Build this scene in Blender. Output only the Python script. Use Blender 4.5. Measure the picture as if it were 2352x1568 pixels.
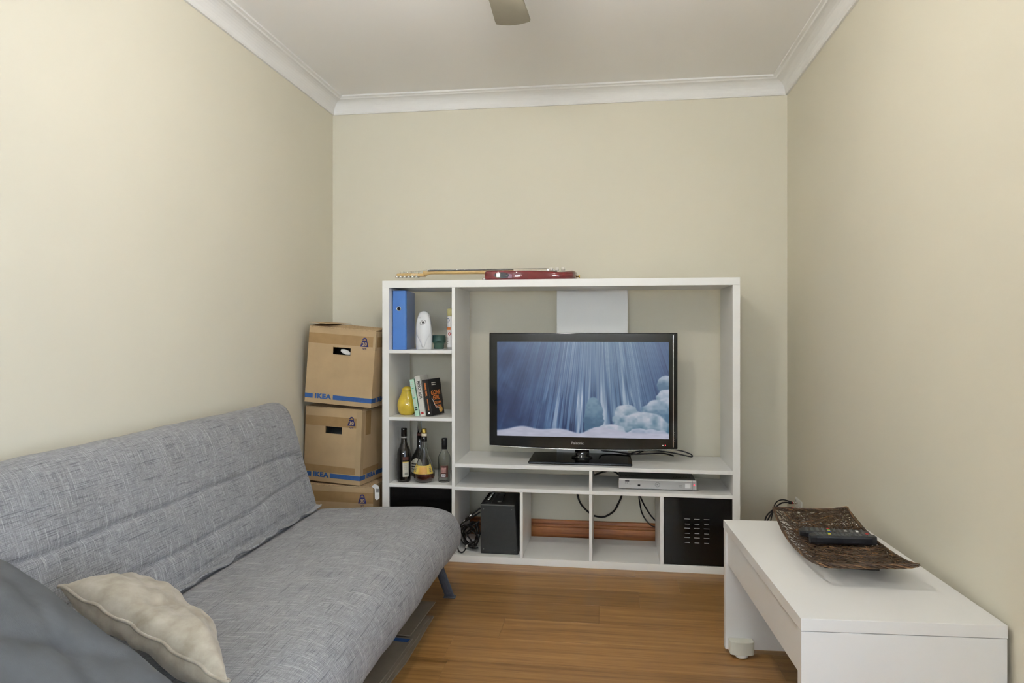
import bpy, bmesh, math, random
import numpy as np
from mathutils import Vector, Matrix, Euler

# ------------------------------------------------------------------ reset
for o in list(bpy.data.objects):
    bpy.data.objects.remove(o, do_unlink=True)
scene = bpy.context.scene
COL = scene.collection
R = math.radians
rng = random.Random(7)

# ------------------------------------------------------------------ camera
cam_data = bpy.data.cameras.new('camera')
cam = bpy.data.objects.new('camera', cam_data)
COL.objects.link(cam)
cam.location = (0.2801, -3.5716, 1.2114)
cam.rotation_euler = (math.pi / 2, 0, 0.1394)
cam_data.sensor_width = 36.0
cam_data.lens = 1606.57 / 2352 * 36.0
cam_data.shift_y = -27.3 / 2352
cam_data.clip_start = 0.05
scene.camera = cam

# ------------------------------------------------------------------ view, world, big lights
vs = scene.view_settings
vs.view_transform = 'Standard'
try:
    vs.look = 'None'
except Exception:
    pass
vs.exposure = 0.66
vs.gamma = 1.0
vs.use_curve_mapping = False

world = bpy.data.worlds.new('world')
scene.world = world
world.use_nodes = True
wn = world.node_tree.nodes
wn['Background'].inputs[0].default_value = (0.62, 0.74, 1.0, 1)
wn['Background'].inputs[1].default_value = 1.6

XL, XR, YB, YF, ZC = -1.378, 1.247, 0.46, -6.6, 2.592     # the room


def area(name, loc, rot, sx, sy, power, col):
    d = bpy.data.lights.new(name, 'AREA')
    d.shape = 'RECTANGLE'
    d.size, d.size_y, d.energy, d.color = sx, sy, power, col
    o = bpy.data.objects.new(name, d)
    o.location = loc
    o.rotation_euler = rot
    COL.objects.link(o)
    return o


WIN_R = (-4.25, -2.55, 0.25, 2.15)      # y0 y1 z0 z1, unseen glazed door invented in the right wall
WIN_F = (-1.20, 1.1, 1.28, 2.40)       # x0 x1 z0 z1, unseen window invented behind the camera, high sill keeps reflections dark
area('daylight_side', (XR + 0.11, (WIN_R[0] + WIN_R[1]) / 2, (WIN_R[2] + WIN_R[3]) / 2), (0, R(90), 0), 1.85, 1.65, 15, (0.76, 0.86, 1.0))
# added area lamp beyond the rear window, tilted up to brighten the ceiling
area('daylight_fill_behind', ((WIN_F[0] + WIN_F[1]) / 2, YF - 0.62, 1.42), (R(128), 0, 0), 2.2, 1.0, 330, (0.92, 0.965, 1.0))
LAMP_STRENGTH = 98.0

# ------------------------------------------------------------------ materials
MATS = {}


class Nodes:
    def __init__(s, name):
        s.m = bpy.data.materials.new(name)
        s.m.use_nodes = True
        s.t = s.m.node_tree
        s.b = s.t.nodes['Principled BSDF']

    def l(s, a, b):
        s.t.links.new(a, b)

    def ramp(s, fac, stops):
        r = s.t.nodes.new('ShaderNodeValToRGB')
        e = r.color_ramp.elements
        while len(e) < len(stops):
            e.new(0.5)
        for i, (p, c) in enumerate(stops):
            e[i].position = p
            e[i].color = (*c, 1) if len(c) == 3 else c
        s.l(fac, r.inputs[0])
        return r.outputs[0]

    def coord(s, kind='Object', scale=(1, 1, 1), rot=(0, 0, 0)):
        c = s.t.nodes.new('ShaderNodeTexCoord')
        m = s.t.nodes.new('ShaderNodeMapping')
        m.inputs['Scale'].default_value = scale
        m.inputs['Rotation'].default_value = rot
        s.l(c.outputs[kind], m.inputs[0])
        return m.outputs[0]

    def noise(s, vec, scale, detail=3, rough=0.55):
        x = s.t.nodes.new('ShaderNodeTexNoise')
        x.inputs['Scale'].default_value = scale
        x.inputs['Detail'].default_value = detail
        x.inputs['Roughness'].default_value = rough
        s.l(vec, x.inputs['Vector'])
        return x.outputs[0]

    def bump(s, h, strength=0.2, dist=0.002):
        x = s.t.nodes.new('ShaderNodeBump')
        x.inputs['Strength'].default_value = strength
        x.inputs['Distance'].default_value = dist
        s.l(h, x.inputs['Height'])
        s.l(x.outputs[0], s.b.inputs['Normal'])

    def mix(s, fac, a, b, mode='MIX'):
        x = s.t.nodes.new('ShaderNodeMix')
        x.data_type = 'RGBA'
        x.blend_type = mode
        for v, i in ((fac, 0), (a, 6), (b, 7)):
            if isinstance(v, (int, float)):
                x.inputs[i].default_value = v
            elif isinstance(v, tuple):
                x.inputs[i].default_value = (*v, 1)
            else:
                s.l(v, x.inputs[i])
        return x.outputs[2]

    def math(s, op, a, b=0.0):
        x = s.t.nodes.new('ShaderNodeMath')
        x.operation = op
        for v, i in ((a, 0), (b, 1)):
            if isinstance(v, (int, float)):
                x.inputs[i].default_value = v
            else:
                s.l(v, x.inputs[i])
        return x.outputs[0]


def srgb(r, g, b):
    f = lambda c: (c / 255 / 12.92) if c / 255 <= 0.04045 else ((c / 255 + 0.055) / 1.055) ** 2.4
    return (f(r), f(g), f(b))


def mat(name, col, rough=0.5, metal=0.0, spec=0.5, vary=0.06, scale=12.0, bump=0.0, bscale=200.0, coat=0.0, trans=0.0, ior=1.45, emit=0.0, coord='Object'):
    """plain procedural material: a slightly mottled colour, optional fine relief"""
    if name in MATS:
        return MATS[name]
    N = Nodes(name)
    v = N.coord(coord)
    f = N.noise(v, scale)
    lo = tuple(max(0, c * (1 - vary)) for c in col)
    hi = tuple(min(1, c * (1 + vary)) for c in col)
    c = N.ramp(f, [(0.3, lo), (0.7, hi)])
    N.l(c, N.b.inputs['Base Color'])
    N.b.inputs['Roughness'].default_value = rough
    N.b.inputs['Metallic'].default_value = metal
    N.b.inputs['Specular IOR Level'].default_value = spec
    N.b.inputs['Coat Weight'].default_value = coat
    N.b.inputs['Transmission Weight'].default_value = trans
    N.b.inputs['IOR'].default_value = ior
    if emit:
        N.b.inputs['Emission Color'].default_value = (*col, 1)
        N.b.inputs['Emission Strength'].default_value = emit
    if bump:
        N.bump(N.noise(v, bscale, 2), bump, 0.001)
    MATS[name] = N.m
    return N.m


mat('wall_paint', (0.735, 0.695, 0.575), 0.75, spec=0.25, vary=0.015, scale=1.5, bump=0.05, bscale=350)
mat('ceiling_paint', (0.94, 0.93, 0.92), 0.85, spec=0.2, vary=0.01, scale=1.0)
mat('cornice_paint', (0.87, 0.865, 0.85), 0.6, spec=0.3, vary=0.01)
mat('unit_white', (0.87, 0.87, 0.85), 0.32, spec=0.4, vary=0.012, scale=5)
mat('table_white', (0.80, 0.795, 0.785), 0.30, spec=0.45, vary=0.012, scale=4)
mat('gloss_black', (0.006, 0.006, 0.006), 0.08, spec=0.45, vary=0.1)
mat('satin_black', (0.010, 0.010, 0.011), 0.35, spec=0.4, vary=0.15)
mat('cable_black', (0.009, 0.008, 0.008), 0.45, spec=0.4, vary=0.2)
mat('vinyl_black', (0.022, 0.022, 0.022), 0.55, spec=0.35, vary=0.12, scale=60, bump=0.3, bscale=900)
mat('chrome', (0.72, 0.72, 0.70), 0.16, metal=1.0, vary=0.03)
mat('brushed_silver', (0.46, 0.46, 0.46), 0.38, metal=0.4, vary=0.02)
mat('dark_silver', (0.15, 0.15, 0.14), 0.5, metal=0.3, vary=0.04)
mat('fan_blade', (0.235, 0.215, 0.165), 0.45, spec=0.4, vary=0.05)
mat('fan_metal', (0.5, 0.48, 0.44), 0.35, metal=0.9, vary=0.04)
mat('slate_metal', (0.075, 0.082, 0.105), 0.45, spec=0.4, vary=0.1)
mat('kraft', (0.44, 0.315, 0.178), 0.8, spec=0.2, vary=0.06, scale=9, bump=0.15, bscale=120)
mat('kraft_edge', (0.47, 0.34, 0.20), 0.85, spec=0.15, vary=0.25, scale=140)
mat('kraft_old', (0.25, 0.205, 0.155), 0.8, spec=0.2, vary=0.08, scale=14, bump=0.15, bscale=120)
mat('parcel_tape', (0.33, 0.21, 0.095), 0.25, spec=0.5, vary=0.08, scale=20, coat=0.15)
mat('clear_tape', (0.45, 0.33, 0.19), 0.15, spec=0.6, vary=0.05, coat=0.3)
mat('ink_blue', (0.035, 0.095, 0.27), 0.7, spec=0.2, vary=0.12, scale=60)
mat('ink_navy', (0.020, 0.022, 0.115), 0.7, spec=0.2, vary=0.1)
mat('ink_black', (0.012, 0.012, 0.012), 0.6, spec=0.2, vary=0.1)
mat('ink_white', (0.82, 0.82, 0.80), 0.6, spec=0.2, vary=0.03)
mat('paper', (0.72, 0.70, 0.62), 0.8, spec=0.2, vary=0.08, scale=150)
mat('bag_black', (0.012, 0.014, 0.015), 0.3, spec=0.5, vary=0.3, scale=40)
mat('bag_white', (0.72, 0.72, 0.70), 0.5, vary=0.1, scale=40)
mat('binder_blue', (0.055, 0.175, 0.50), 0.30, spec=0.5, vary=0.05, coat=0.2)
mat('freshener_white', (0.74, 0.75, 0.76), 0.22, spec=0.5, vary=0.015)
mat('pear_yellow', (0.56, 0.40, 0.035), 0.10, spec=0.55, vary=0.06, scale=25, coat=0.5)
mat('book_mint', (0.46, 0.70, 0.55), 0.45, vary=0.04)
mat('book_white', (0.66, 0.65, 0.60), 0.5, vary=0.05, scale=50)
mat('book_black', (0.018, 0.018, 0.018), 0.42, vary=0.15)
mat('ink_orange', (0.75, 0.22, 0.045), 0.5, vary=0.05)
mat('ink_red', (0.42, 0.02, 0.02), 0.5, vary=0.05)
mat('ink_grey', (0.16, 0.16, 0.16), 0.5, vary=0.1)
mat('ink_teal', (0.10, 0.33, 0.24), 0.5, vary=0.1)
mat('bottle_black', (0.007, 0.006, 0.005), 0.05, spec=0.6, vary=0.1, coat=0.3)
mat('clear_glass', (0.93, 0.95, 0.94), 0.02, vary=0.005, trans=1.0, ior=1.45)
mat('green_glass', (0.22, 0.42, 0.35), 0.05, vary=0.03, trans=0.85, ior=1.45)
mat('spirit', (0.12, 0.018, 0.012), 0.05, vary=0.05, trans=0.35, ior=1.36)
mat('clear_liquid', (0.90, 0.92, 0.92), 0.02, vary=0.005, trans=1.0, ior=1.33)
mat('label_cream', (0.58, 0.56, 0.47), 0.6, vary=0.08, scale=60)
mat('label_gold', (0.62, 0.45, 0.085), 0.45, vary=0.12, scale=40)
mat('label_amber', (0.60, 0.33, 0.07), 0.45, vary=0.08, scale=40)
mat('label_brown', (0.085, 0.028, 0.020), 0.5, vary=0.25, scale=70)
mat('label_rose', (0.36, 0.19, 0.17), 0.5, vary=0.35, scale=60)
mat('cap_gold', (0.55, 0.38, 0.08), 0.25, metal=0.7, vary=0.05)
mat('cork', (0.68, 0.60, 0.46), 0.7, vary=0.12, scale=80)
mat('can_white', (0.76, 0.76, 0.77), 0.3, vary=0.02)
mat('can_cap', (0.66, 0.60, 0.28), 0.35, vary=0.03)
mat('guitar_red', (0.14, 0.014, 0.017), 0.12, spec=0.55, vary=0.1, scale=20, coat=0.6)
mat('guitar_maple', (0.62, 0.43, 0.19), 0.3, spec=0.45, vary=0.1, scale=30)
mat('guitar_ebony', (0.015, 0.012, 0.010), 0.4, vary=0.2)
mat('guitar_ivory', (0.74, 0.72, 0.64), 0.35, vary=0.03)
mat('remote_black', (0.012, 0.012, 0.015), 0.38, spec=0.45, vary=0.1)
mat('remote_key', (0.10, 0.105, 0.11), 0.45, vary=0.1)
mat('cushion_grey', (0.112, 0.118, 0.124), 0.85, spec=0.15, vary=0.10, scale=14, bump=0.25, bscale=500)
mat('plate_white', (0.78, 0.77, 0.73), 0.4, vary=0.01)
mat('caster_white', (0.72, 0.72, 0.63), 0.4, vary=0.02)
mat('tray_base', (0.020, 0.013, 0.009), 0.5, vary=0.2)
mat('led_red', (1.0, 0.03, 0.05), 0.4, emit=2.5, vary=0.01)
mat('led_white', (1.0, 0.95, 0.85), 0.4, emit=1.2, vary=0.01)
mat('key_red', (0.6, 0.02, 0.02), 0.5, vary=0.02)
mat('key_green', (0.03, 0.35, 0.06), 0.5, vary=0.02)
mat('key_yellow', (0.75, 0.6, 0.04), 0.5, vary=0.02)
mat('key_blue', (0.03, 0.08, 0.55), 0.5, vary=0.02)
mat('window_frame', (0.78, 0.78, 0.76), 0.4, vary=0.01)
mat('window_glass', (0.95, 0.97, 0.97), 0.02, trans=1.0, vary=0.005, ior=1.05)


def wood_mat(name, dark, mid, light, stretch, rough, rnd=0.0, coat=0.0):
    N = Nodes(name)
    v = N.coord('Object', stretch)
    if rnd:
        oi = N.t.nodes.new('ShaderNodeObjectInfo')
        add = N.t.nodes.new('ShaderNodeVectorMath')
        add.operation = 'ADD'
        comb = N.t.nodes.new('ShaderNodeCombineXYZ')
        k = N.math('MULTIPLY', oi.outputs['Random'], 37.0)
        for i in range(3):
            N.l(k, comb.inputs[i])
        N.l(v, add.inputs[0])
        N.l(comb.outputs[0], add.inputs[1])
        v = add.outputs[0]
    g = N.noise(v, 1.0, 5, 0.62)
    c = N.ramp(g, [(0.28, dark), (0.48, mid), (0.72, light)])
    f2 = N.noise(v, 6.0, 3, 0.6)
    c = N.mix(N.math('MULTIPLY', N.math('LESS_THAN', f2, 0.40), 0.35), c, dark)
    if rnd:
        r = N.math('ADD', N.math('MULTIPLY', oi.outputs['Random'], rnd), 1.0 - rnd / 2)
        cc = N.t.nodes.new('ShaderNodeCombineColor')
        for i in range(3):
            N.l(r, cc.inputs[i])
        c = N.mix(1.0, c, cc.outputs[0], 'MULTIPLY')
    N.l(c, N.b.inputs['Base Color'])
    N.b.inputs['Roughness'].default_value = rough
    N.b.inputs['Coat Weight'].default_value = coat
    N.bump(g, 0.08, 0.001)
    MATS[name] = N.m


wood_mat('floor_oak', srgb(112, 78, 38), srgb(146, 106, 58), srgb(168, 130, 78), (1.6, 46.0, 20.0), 0.33, rnd=0.26)
wood_mat('skirting_timber', srgb(98, 52, 22), srgb(146, 88, 46), srgb(184, 122, 72), (2.5, 40.0, 55.0), 0.35, coat=0.1)


def sofa_fabric():
    N = Nodes('sofa_fabric')
    u1 = N.coord('UV', (620.0, 24.0, 1))       # threads across
    u2 = N.coord('UV', (22.0, 620.0, 1))        # threads along
    a = N.noise(u1, 1.0, 3, 0.7)
    b = N.noise(u2, 1.0, 3, 0.7)
    big = N.noise(N.coord('UV', (5, 5, 1)), 1.0, 3)
    base = N.ramp(N.math('ADD', N.math('MULTIPLY', a, 0.5), N.math('MULTIPLY', b, 0.5)),
                  [(0.33, srgb(88, 89, 92)), (0.48, srgb(134, 135, 138)), (0.62, srgb(178, 178, 180))])
    # sparse dark slubs both ways and a few pale warp lines
    s1 = N.noise(N.coord('UV', (260.0, 6.0, 1)), 1.0, 2, 0.6)
    s2 = N.noise(N.coord('UV', (7.0, 240.0, 1)), 1.0, 2, 0.6)
    base = N.mix(N.math('MULTIPLY', N.math('LESS_THAN', s2, 0.385), 0.55), base, srgb(72, 73, 80))
    base = N.mix(N.math('MULTIPLY', N.math('LESS_THAN', s1, 0.33), 0.40), base, srgb(80, 81, 88))
    base = N.mix(N.math('MULTIPLY', N.math('GREATER_THAN', s1, 0.635), 0.5), base, srgb(206, 206, 208))
    base = N.mix(0.10, base, N.ramp(big, [(0.3, srgb(110, 110, 112)), (0.7, srgb(200, 200, 205))]))
    N.l(base, N.b.inputs['Base Color'])
    N.b.inputs['Roughness'].default_value = 0.9
    N.b.inputs['Specular IOR Level'].default_value = 0.15
    N.b.inputs['Sheen Weight'].default_value = 0.15
    w = N.noise(N.coord('UV', (26, 26, 1)), 1.0, 4, 0.6)
    N.bump(N.math('ADD', N.math('ADD', N.math('MULTIPLY', a, 0.3), N.math('MULTIPLY', b, 0.3)), N.math('MULTIPLY', w, 1.4)), 0.45, 0.006)
    MATS['sofa_fabric'] = N.m


def suede():
    N = Nodes('cushion_suede')
    v = N.coord('Object')
    f = N.noise(v, 16, 4, 0.6)
    c = N.ramp(f, [(0.32, srgb(150, 141, 125)), (0.5, srgb(167, 159, 144)), (0.7, srgb(181, 174, 161))])
    N.l(c, N.b.inputs['Base Color'])
    N.b.inputs['Roughness'].default_value = 0.9
    N.b.inputs['Specular IOR Level'].default_value = 0.12
    N.b.inputs['Sheen Weight'].default_value = 0.2
    N.bump(N.noise(v, 30, 4), 0.35, 0.004)
    MATS['cushion_suede'] = N.m


def twig():
    N = Nodes('twig')
    at = N.t.nodes.new('ShaderNodeAttribute')
    at.attribute_name = 'tone'
    c = N.ramp(at.outputs['Fac'], [(0.0, srgb(30, 20, 13)), (0.45, srgb(62, 44, 29)), (0.75, srgb(96, 70, 44)), (1.0, srgb(158, 112, 68))])
    c = N.mix(0.35, c, N.ramp(N.noise(N.coord('Object'), 120, 3), [(0.3, srgb(24, 15, 10)), (0.7, srgb(118, 88, 58))]))
    N.l(c, N.b.inputs['Base Color'])
    N.b.inputs['Roughness'].default_value = 0.5
    MATS['twig'] = N.m


sofa_fabric()
suede()
twig()


def frosted():
    N = Nodes('lamp_glass')
    f = N.noise(N.coord('Object'), 8)
    N.l(N.ramp(f, [(0.3, (0.9, 0.85, 0.75)), (0.7, (0.95, 0.9, 0.8))]), N.b.inputs['Base Color'])
    N.b.inputs['Emission Color'].default_value = (1.0, 0.95, 0.87, 1)
    N.b.inputs['Emission Strength'].default_value = LAMP_STRENGTH
    MATS['lamp_glass'] = N.m


frosted()


# ------------------------------------------------------------------ mesh helpers
class MB:
    """collects geometry for one mesh object"""
    def __init__(s):
        s.v, s.f, s.smooth = [], [], []

    def add(s, verts, faces, smooth=False):
        k = len(s.v)
        s.v += [tuple(v) for v in verts]
        s.f += [tuple(i + k for i in f) for f in faces]
        s.smooth += [smooth] * len(faces)
        return s

    def box(s, x0, x1, y0, y1, z0, z1, m=None):
        V = [(x0, y0, z0), (x1, y0, z0), (x1, y1, z0), (x0, y1, z0), (x0, y0, z1), (x1, y0, z1), (x1, y1, z1), (x0, y1, z1)]
        if m is not None:
            V = [m @ Vector(v) for v in V]
        return s.add(V, [(0, 3, 2, 1), (4, 5, 6, 7), (0, 1, 5, 4), (1, 2, 6, 5), (2, 3, 7, 6), (3, 0, 4, 7)])

    def tube(s, pts, r, n=8, cap=True):
        P = [Vector(p) for p in pts]
        rr = r if isinstance(r, (list, tuple)) else [r] * len(P)
        V, F = [], []
        t0 = (P[1] - P[0]).normalized()
        nrm = t0.orthogonal().normalized()
        for i, p in enumerate(P):
            a = P[max(0, i - 1)]
            b = P[min(len(P) - 1, i + 1)]
            t = (b - a).normalized() if (b - a).length > 1e-9 else t0
            nrm = (nrm - t * nrm.dot(t))
            nrm = nrm.normalized() if nrm.length > 1e-6 else t.orthogonal().normalized()
            bi = t.cross(nrm)
            for k in range(n):
                w = 2 * math.pi * k / n
                V.append(p + (nrm * math.cos(w) + bi * math.sin(w)) * rr[i])
        for i in range(len(P) - 1):
            for k in range(n):
                a, b = i * n + k, i * n + (k + 1) % n
                F.append((a, b, b + n, a + n))
        if cap:
            F.append(tuple(range(n - 1, -1, -1)))
            F.append(tuple(range((len(P) - 1) * n, len(P) * n)))
        return s.add(V, F, True)

    def lathe(s, prof, n=28, c=(0, 0, 0), smooth=True, sx=1.0, sy=1.0, cap=True, a0=0.0, a1=None):
        V, F = [], []
        full = a1 is None
        cnt = n if full else n + 1
        for r, z in prof:
            for k in range(cnt):
                w = a0 + (2 * math.pi if full else a1 - a0) * k / n
                V.append((c[0] + r * math.cos(w) * sx, c[1] + r * math.sin(w) * sy, c[2] + z))
        m = len(prof)
        for i in range(m - 1):
            for k in range(n):
                k2 = (k + 1) % cnt
                F.append((i * cnt + k, i * cnt + k2, (i + 1) * cnt + k2, (i + 1) * cnt + k))
        if full and cap:
            F.append(tuple(range(n - 1, -1, -1)))
            F.append(tuple(range((m - 1) * n, m * n)))
        return s.add(V, F, smooth)

    def prism(s, poly, d0, d1, axis='y', m=None):
        """poly in the plane perpendicular to axis, extruded from d0 to d1"""
        def put(a, b, d):
            return {'y': (a, d, b), 'x': (d, a, b), 'z': (a, b, d)}[axis]
        n = len(poly)
        V = [put(a, b, d0) for a, b in poly] + [put(a, b, d1) for a, b in poly]
        if m is not None:
            V = [m @ Vector(v) for v in V]
        F = [(i, (i + 1) % n, n + (i + 1) % n, n + i) for i in range(n)]
        F += [tuple(range(n - 1, -1, -1)), tuple(range(n, 2 * n))]
        return s.add(V, F)

    def loft(s, rings, smooth=True, cap=True):
        n = len(rings[0])
        V = [p for r in rings for p in r]
        F = []
        for i in range(len(rings) - 1):
            for k in range(n):
                k2 = (k + 1) % n
                F.append((i * n + k, i * n + k2, (i + 1) * n + k2, (i + 1) * n + k))
        if cap:
            F.append(tuple(range(n - 1, -1, -1)))
            F.append(tuple(range((len(rings) - 1) * n, len(rings) * n)))
        return s.add(V, F, smooth)

    def mesh(s, name):
        me = bpy.data.meshes.new(name)
        me.from_pydata(s.v, [], s.f)
        me.polygons.foreach_set('use_smooth', s.smooth)
        bm = bmesh.new()
        bm.from_mesh(me)
        bmesh.ops.recalc_face_normals(bm, faces=bm.faces)
        bm.to_mesh(me)
        bm.free()
        return me


def tag(o, label=None, cat=None, group=None, kind=None):
    if label:
        o['label'] = label
    if cat:
        o['category'] = cat
    if group:
        o['group'] = group
    if kind:
        o['kind'] = kind
    return o


def thing(name, label, cat, loc=(0, 0, 0), rot=(0, 0, 0), group=None):
    o = bpy.data.objects.new(name, None)
    o.empty_display_size = 0.05
    o.location = loc
    o.rotation_euler = rot
    COL.objects.link(o)
    return tag(o, label, cat, group)


def obj(name, mb, m, parent=None, bevel=0.0, seg=2, label=None, subsurf=0):
    me = mb if isinstance(mb, bpy.types.Mesh) else mb.mesh(name)
    o = bpy.data.objects.new(name, me)
    COL.objects.link(o)
    if not me.materials:
        me.materials.append(MATS[m])
    if parent is not None:
        o.parent = parent
    if bevel:
        b = o.modifiers.new('bevel', 'BEVEL')
        b.width = bevel
        b.segments = seg
        b.limit_method = 'ANGLE'
        b.angle_limit = R(35)
    if subsurf:
        b = o.modifiers.new('subsurf', 'SUBSURF')
        b.levels = b.render_levels = subsurf
    if label:
        o['label'] = label
    return o


def struct(name, mb, m, bevel=0.0, label=None):
    return tag(obj(name, mb, m, None, bevel), label=label, kind='structure')


def bx(*a):
    return MB().box(*a)


def spline(pts, k=8):
    """Catmull-Rom through the points"""
    P = [Vector(p) for p in pts]
    P = [P[0] * 2 - P[1]] + P + [P[-1] * 2 - P[-2]]
    out = []
    for i in range(1, len(P) - 2):
        a, b, c, d = P[i - 1], P[i], P[i + 1], P[i + 2]
        for j in range(k):
            t = j / k
            out.append(0.5 * ((2 * b) + (c - a) * t + (2 * a - 5 * b + 4 * c - d) * t * t + (3 * b - a - 3 * c + d) * t ** 3))
    out.append(P[-2])
    return out


def text_mesh(s, size, m4, fat=0.0, thick=0.0003, stretch=1.0, align='CENTER', space=1.0):
    """flat lettering; m4 takes the text plane (x right, y up) to the parent's space"""
    c = bpy.data.curves.new('lettering', 'FONT')
    c.body = s
    c.size = size
    c.align_x = align
    c.align_y = 'CENTER'
    c.resolution_u = 2
    c.offset = fat
    c.space_character = space
    c.extrude = thick
    o = bpy.data.objects.new('lettering_tmp', c)
    COL.objects.link(o)
    dg = bpy.context.evaluated_depsgraph_get()
    me = bpy.data.meshes.new_from_object(o.evaluated_get(dg))
    bpy.data.objects.remove(o, do_unlink=True)
    bpy.data.curves.remove(c)
    me.materials.clear()
    me.transform(m4 @ Matrix.Diagonal((stretch, 1, 1, 1)))
    me.name = 'lettering'
    return me


def frame(o, right, up):
    """matrix with text plane axes right/up at origin o"""
    r, u = Vector(right).normalized(), Vector(up).normalized()
    n = r.cross(u)
    m = Matrix((r, u, n)).transposed().to_4x4()
    m.translation = Vector(o)
    return m


def text(name, s, size, m4, m, parent, **k):
    return obj(name, text_mesh(s, size, m4, **k), m, parent)


FRONT = ((1, 0, 0), (0, 0, 1))      # a face looking at -Y

# ------------------------------------------------------------------ the room
T = 0.12
# floor slab with boards laid across the room, each its own piece
floor = struct('floor', bx(XL - T, XR + T, YF - T, YB + T, -0.05, -0.0125), 'skirting_timber', label='brown oak laminate floor of boards laid across the room')
BW = 0.190
board_mesh = {}
y, row = YB + 0.01, 0
joints = {3: 0.60, 4: 0.41, 5: 0.235, 6: -0.155, 7: -0.33, 8: 0.9}
while y - BW > YF - 0.1:
    off = joints.get(row, rng.uniform(XL + 0.2, XR))
    xs = [XL]
    x = off
    while x - 1.21 > XL + 0.08:
        x -= 1.21
    while x < XR - 0.05:
        xs.append(x)
        x += 1.21
    xs.append(XR)
    for a, b in zip(xs[:-1], xs[1:]):
        L = round(b - a, 3)
        if L < 0.02:
            continue
        if L not in board_mesh:
            mb = MB()
            w, h, c = BW / 2 - 0.00015, L / 2 - 0.00015, 0.0005
            mb.add([(-h, -w, -0.012), (h, -w, -0.012), (h, w, -0.012), (-h, w, -0.012),
                    (-h, -w, -c), (h, -w, -c), (h, w, -c), (-h, w, -c),
                    (-h + c, -w + c, 0), (h - c, -w + c, 0), (h - c, w - c, 0), (-h + c, w - c, 0)],
                   [(8, 9, 10, 11), (4, 5, 9, 8), (5, 6, 10, 9), (6, 7, 11, 10), (7, 4, 8, 11),
                    (0, 1, 5, 4), (1, 2, 6, 5), (2, 3, 7, 6), (3, 0, 4, 7), (3, 2, 1, 0)])
            board_mesh[L] = mb.mesh('floor_board')
            board_mesh[L].materials.append(MATS['floor_oak'])
        o = bpy.data.objects.new('floor_board', board_mesh[L])
        o.location = ((a + b) / 2, y - BW / 2, 0)
        COL.objects.link(o)
        o.parent = floor
    y -= BW
    row += 1

struct('ceiling', bx(XL - T, XR + T, YF - T, YB + T, ZC, ZC + 0.08), 'ceiling_paint', label='flat white painted ceiling')
struct('wall_back', bx(XL - T, XR + T, YB, YB + T, 0, ZC), 'wall_paint', label='plain beige painted wall behind the television unit')
struct('wall_left', bx(XL - T, XL, YF, YB, 0, ZC), 'wall_paint', label='plain beige painted wall behind the sofa')
w = MB()
y0, y1, z0, z1 = WIN_R
w.box(XR, XR + T, YF, y0, 0, ZC).box(XR, XR + T, y1, YB, 0, ZC).box(XR, XR + T, y0, y1, 0, z0).box(XR, XR + T, y0, y1, z1, ZC)
struct('wall_right', w, 'wall_paint', label='plain beige painted wall beside the coffee table')
x0, x1, z0, z1 = WIN_F
w = MB()
w.box(XL - T, x0, YF - T, YF, 0, ZC).box(x1, XR + T, YF - T, YF, 0, ZC).box(x0, x1, YF - T, YF, 0, z0).box(x0, x1, YF - T, YF, z1, ZC)
struct('wall_front', w, 'wall_paint', label='beige wall with an added window facing the television')


def window(name, horizontal, a0, a1, z0, z1, at, label):
    """frame, mullion and two panes in a wall opening"""
    t = tag(thing(name, label, None), kind='structure')
    fw, d0, d1 = 0.05, 0.03, 0.08

    def b(p0, p1, q0, q1, e0=d0, e1=d1):
        return bx(p0, p1, at - e1, at - e0, q0, q1) if horizontal else bx(at + e0, at + e1, p0, p1, q0, q1)
    mid = (a0 + a1) / 2
    for p in ((a0, a0 + fw, z0, z1), (a1 - fw, a1, z0, z1), (a0 + fw, a1 - fw, z0, z0 + fw), (a0 + fw, a1 - fw, z1 - fw, z1), (mid - fw / 2, mid + fw / 2, z0 + fw, z1 - fw)):
        obj('frame_bar', b(*p), 'window_frame', t, 0.003)
    for p in ((a0 + fw, mid - fw / 2), (mid + fw / 2, a1 - fw)):
        obj('pane', b(*p, z0 + fw, z1 - fw, 0.052, 0.058), 'window_glass', t)


window('window_1', False, *WIN_R, XR, 'unseen white framed two-pane glazed door added in the wall beyond the coffee table')
window('window_2', True, *WIN_F, YF, 'unseen white framed two-pane window added facing the television')

# cove cornice, mitred at the corners
prof = [(0.0, 2.503), (0.010, 2.503), (0.014, 2.510)]
for i in range(0, 9):
    a = math.pi / 2 * i / 8
    prof.append((0.014 + 0.060 * (1 - math.cos(a)) , 2.512 + 0.062 * math.sin(a)))
prof += [(0.079, 2.580), (0.092, 2.583), (0.092, ZC), (0.0, ZC)]


def cornice(name, p0, p1, inward, along, label):
    mb = MB()
    p0, p1, inward, along = Vector(p0), Vector(p1), Vector(inward), Vector(along)
    n = len(prof)
    V = []
    for base, sgn in ((p0, 1), (p1, -1)):
        for d, z in prof:
            q = base + inward * d + along * (d * sgn)
            V.append((q.x, q.y, z))
    F = [(i, (i + 1) % n, n + (i + 1) % n, n + i) for i in range(n)] + [tuple(range(n)), tuple(range(2 * n - 1, n - 1, -1))]
    mb.add(V, F)
    struct(name, mb, 'cornice_paint', label=label)


cornice('trim_1', (XL, YB, 0), (XR, YB, 0), (0, -1, 0), (1, 0, 0), 'white cove cornice along the top of the television wall')
cornice('trim_2', (XL, YF, 0), (XL, YB, 0), (1, 0, 0), (0, 1, 0), 'white cove cornice along the top of the sofa wall')
cornice('trim_3', (XR, YF, 0), (XR, YB, 0), (-1, 0, 0), (0, 1, 0), 'white cove cornice along the top of the wall by the coffee table')
cornice('trim_4', (XL, YF, 0), (XR, YF, 0), (0, 1, 0), (1, 0, 0), 'white cove cornice along the top of the window wall')

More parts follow.
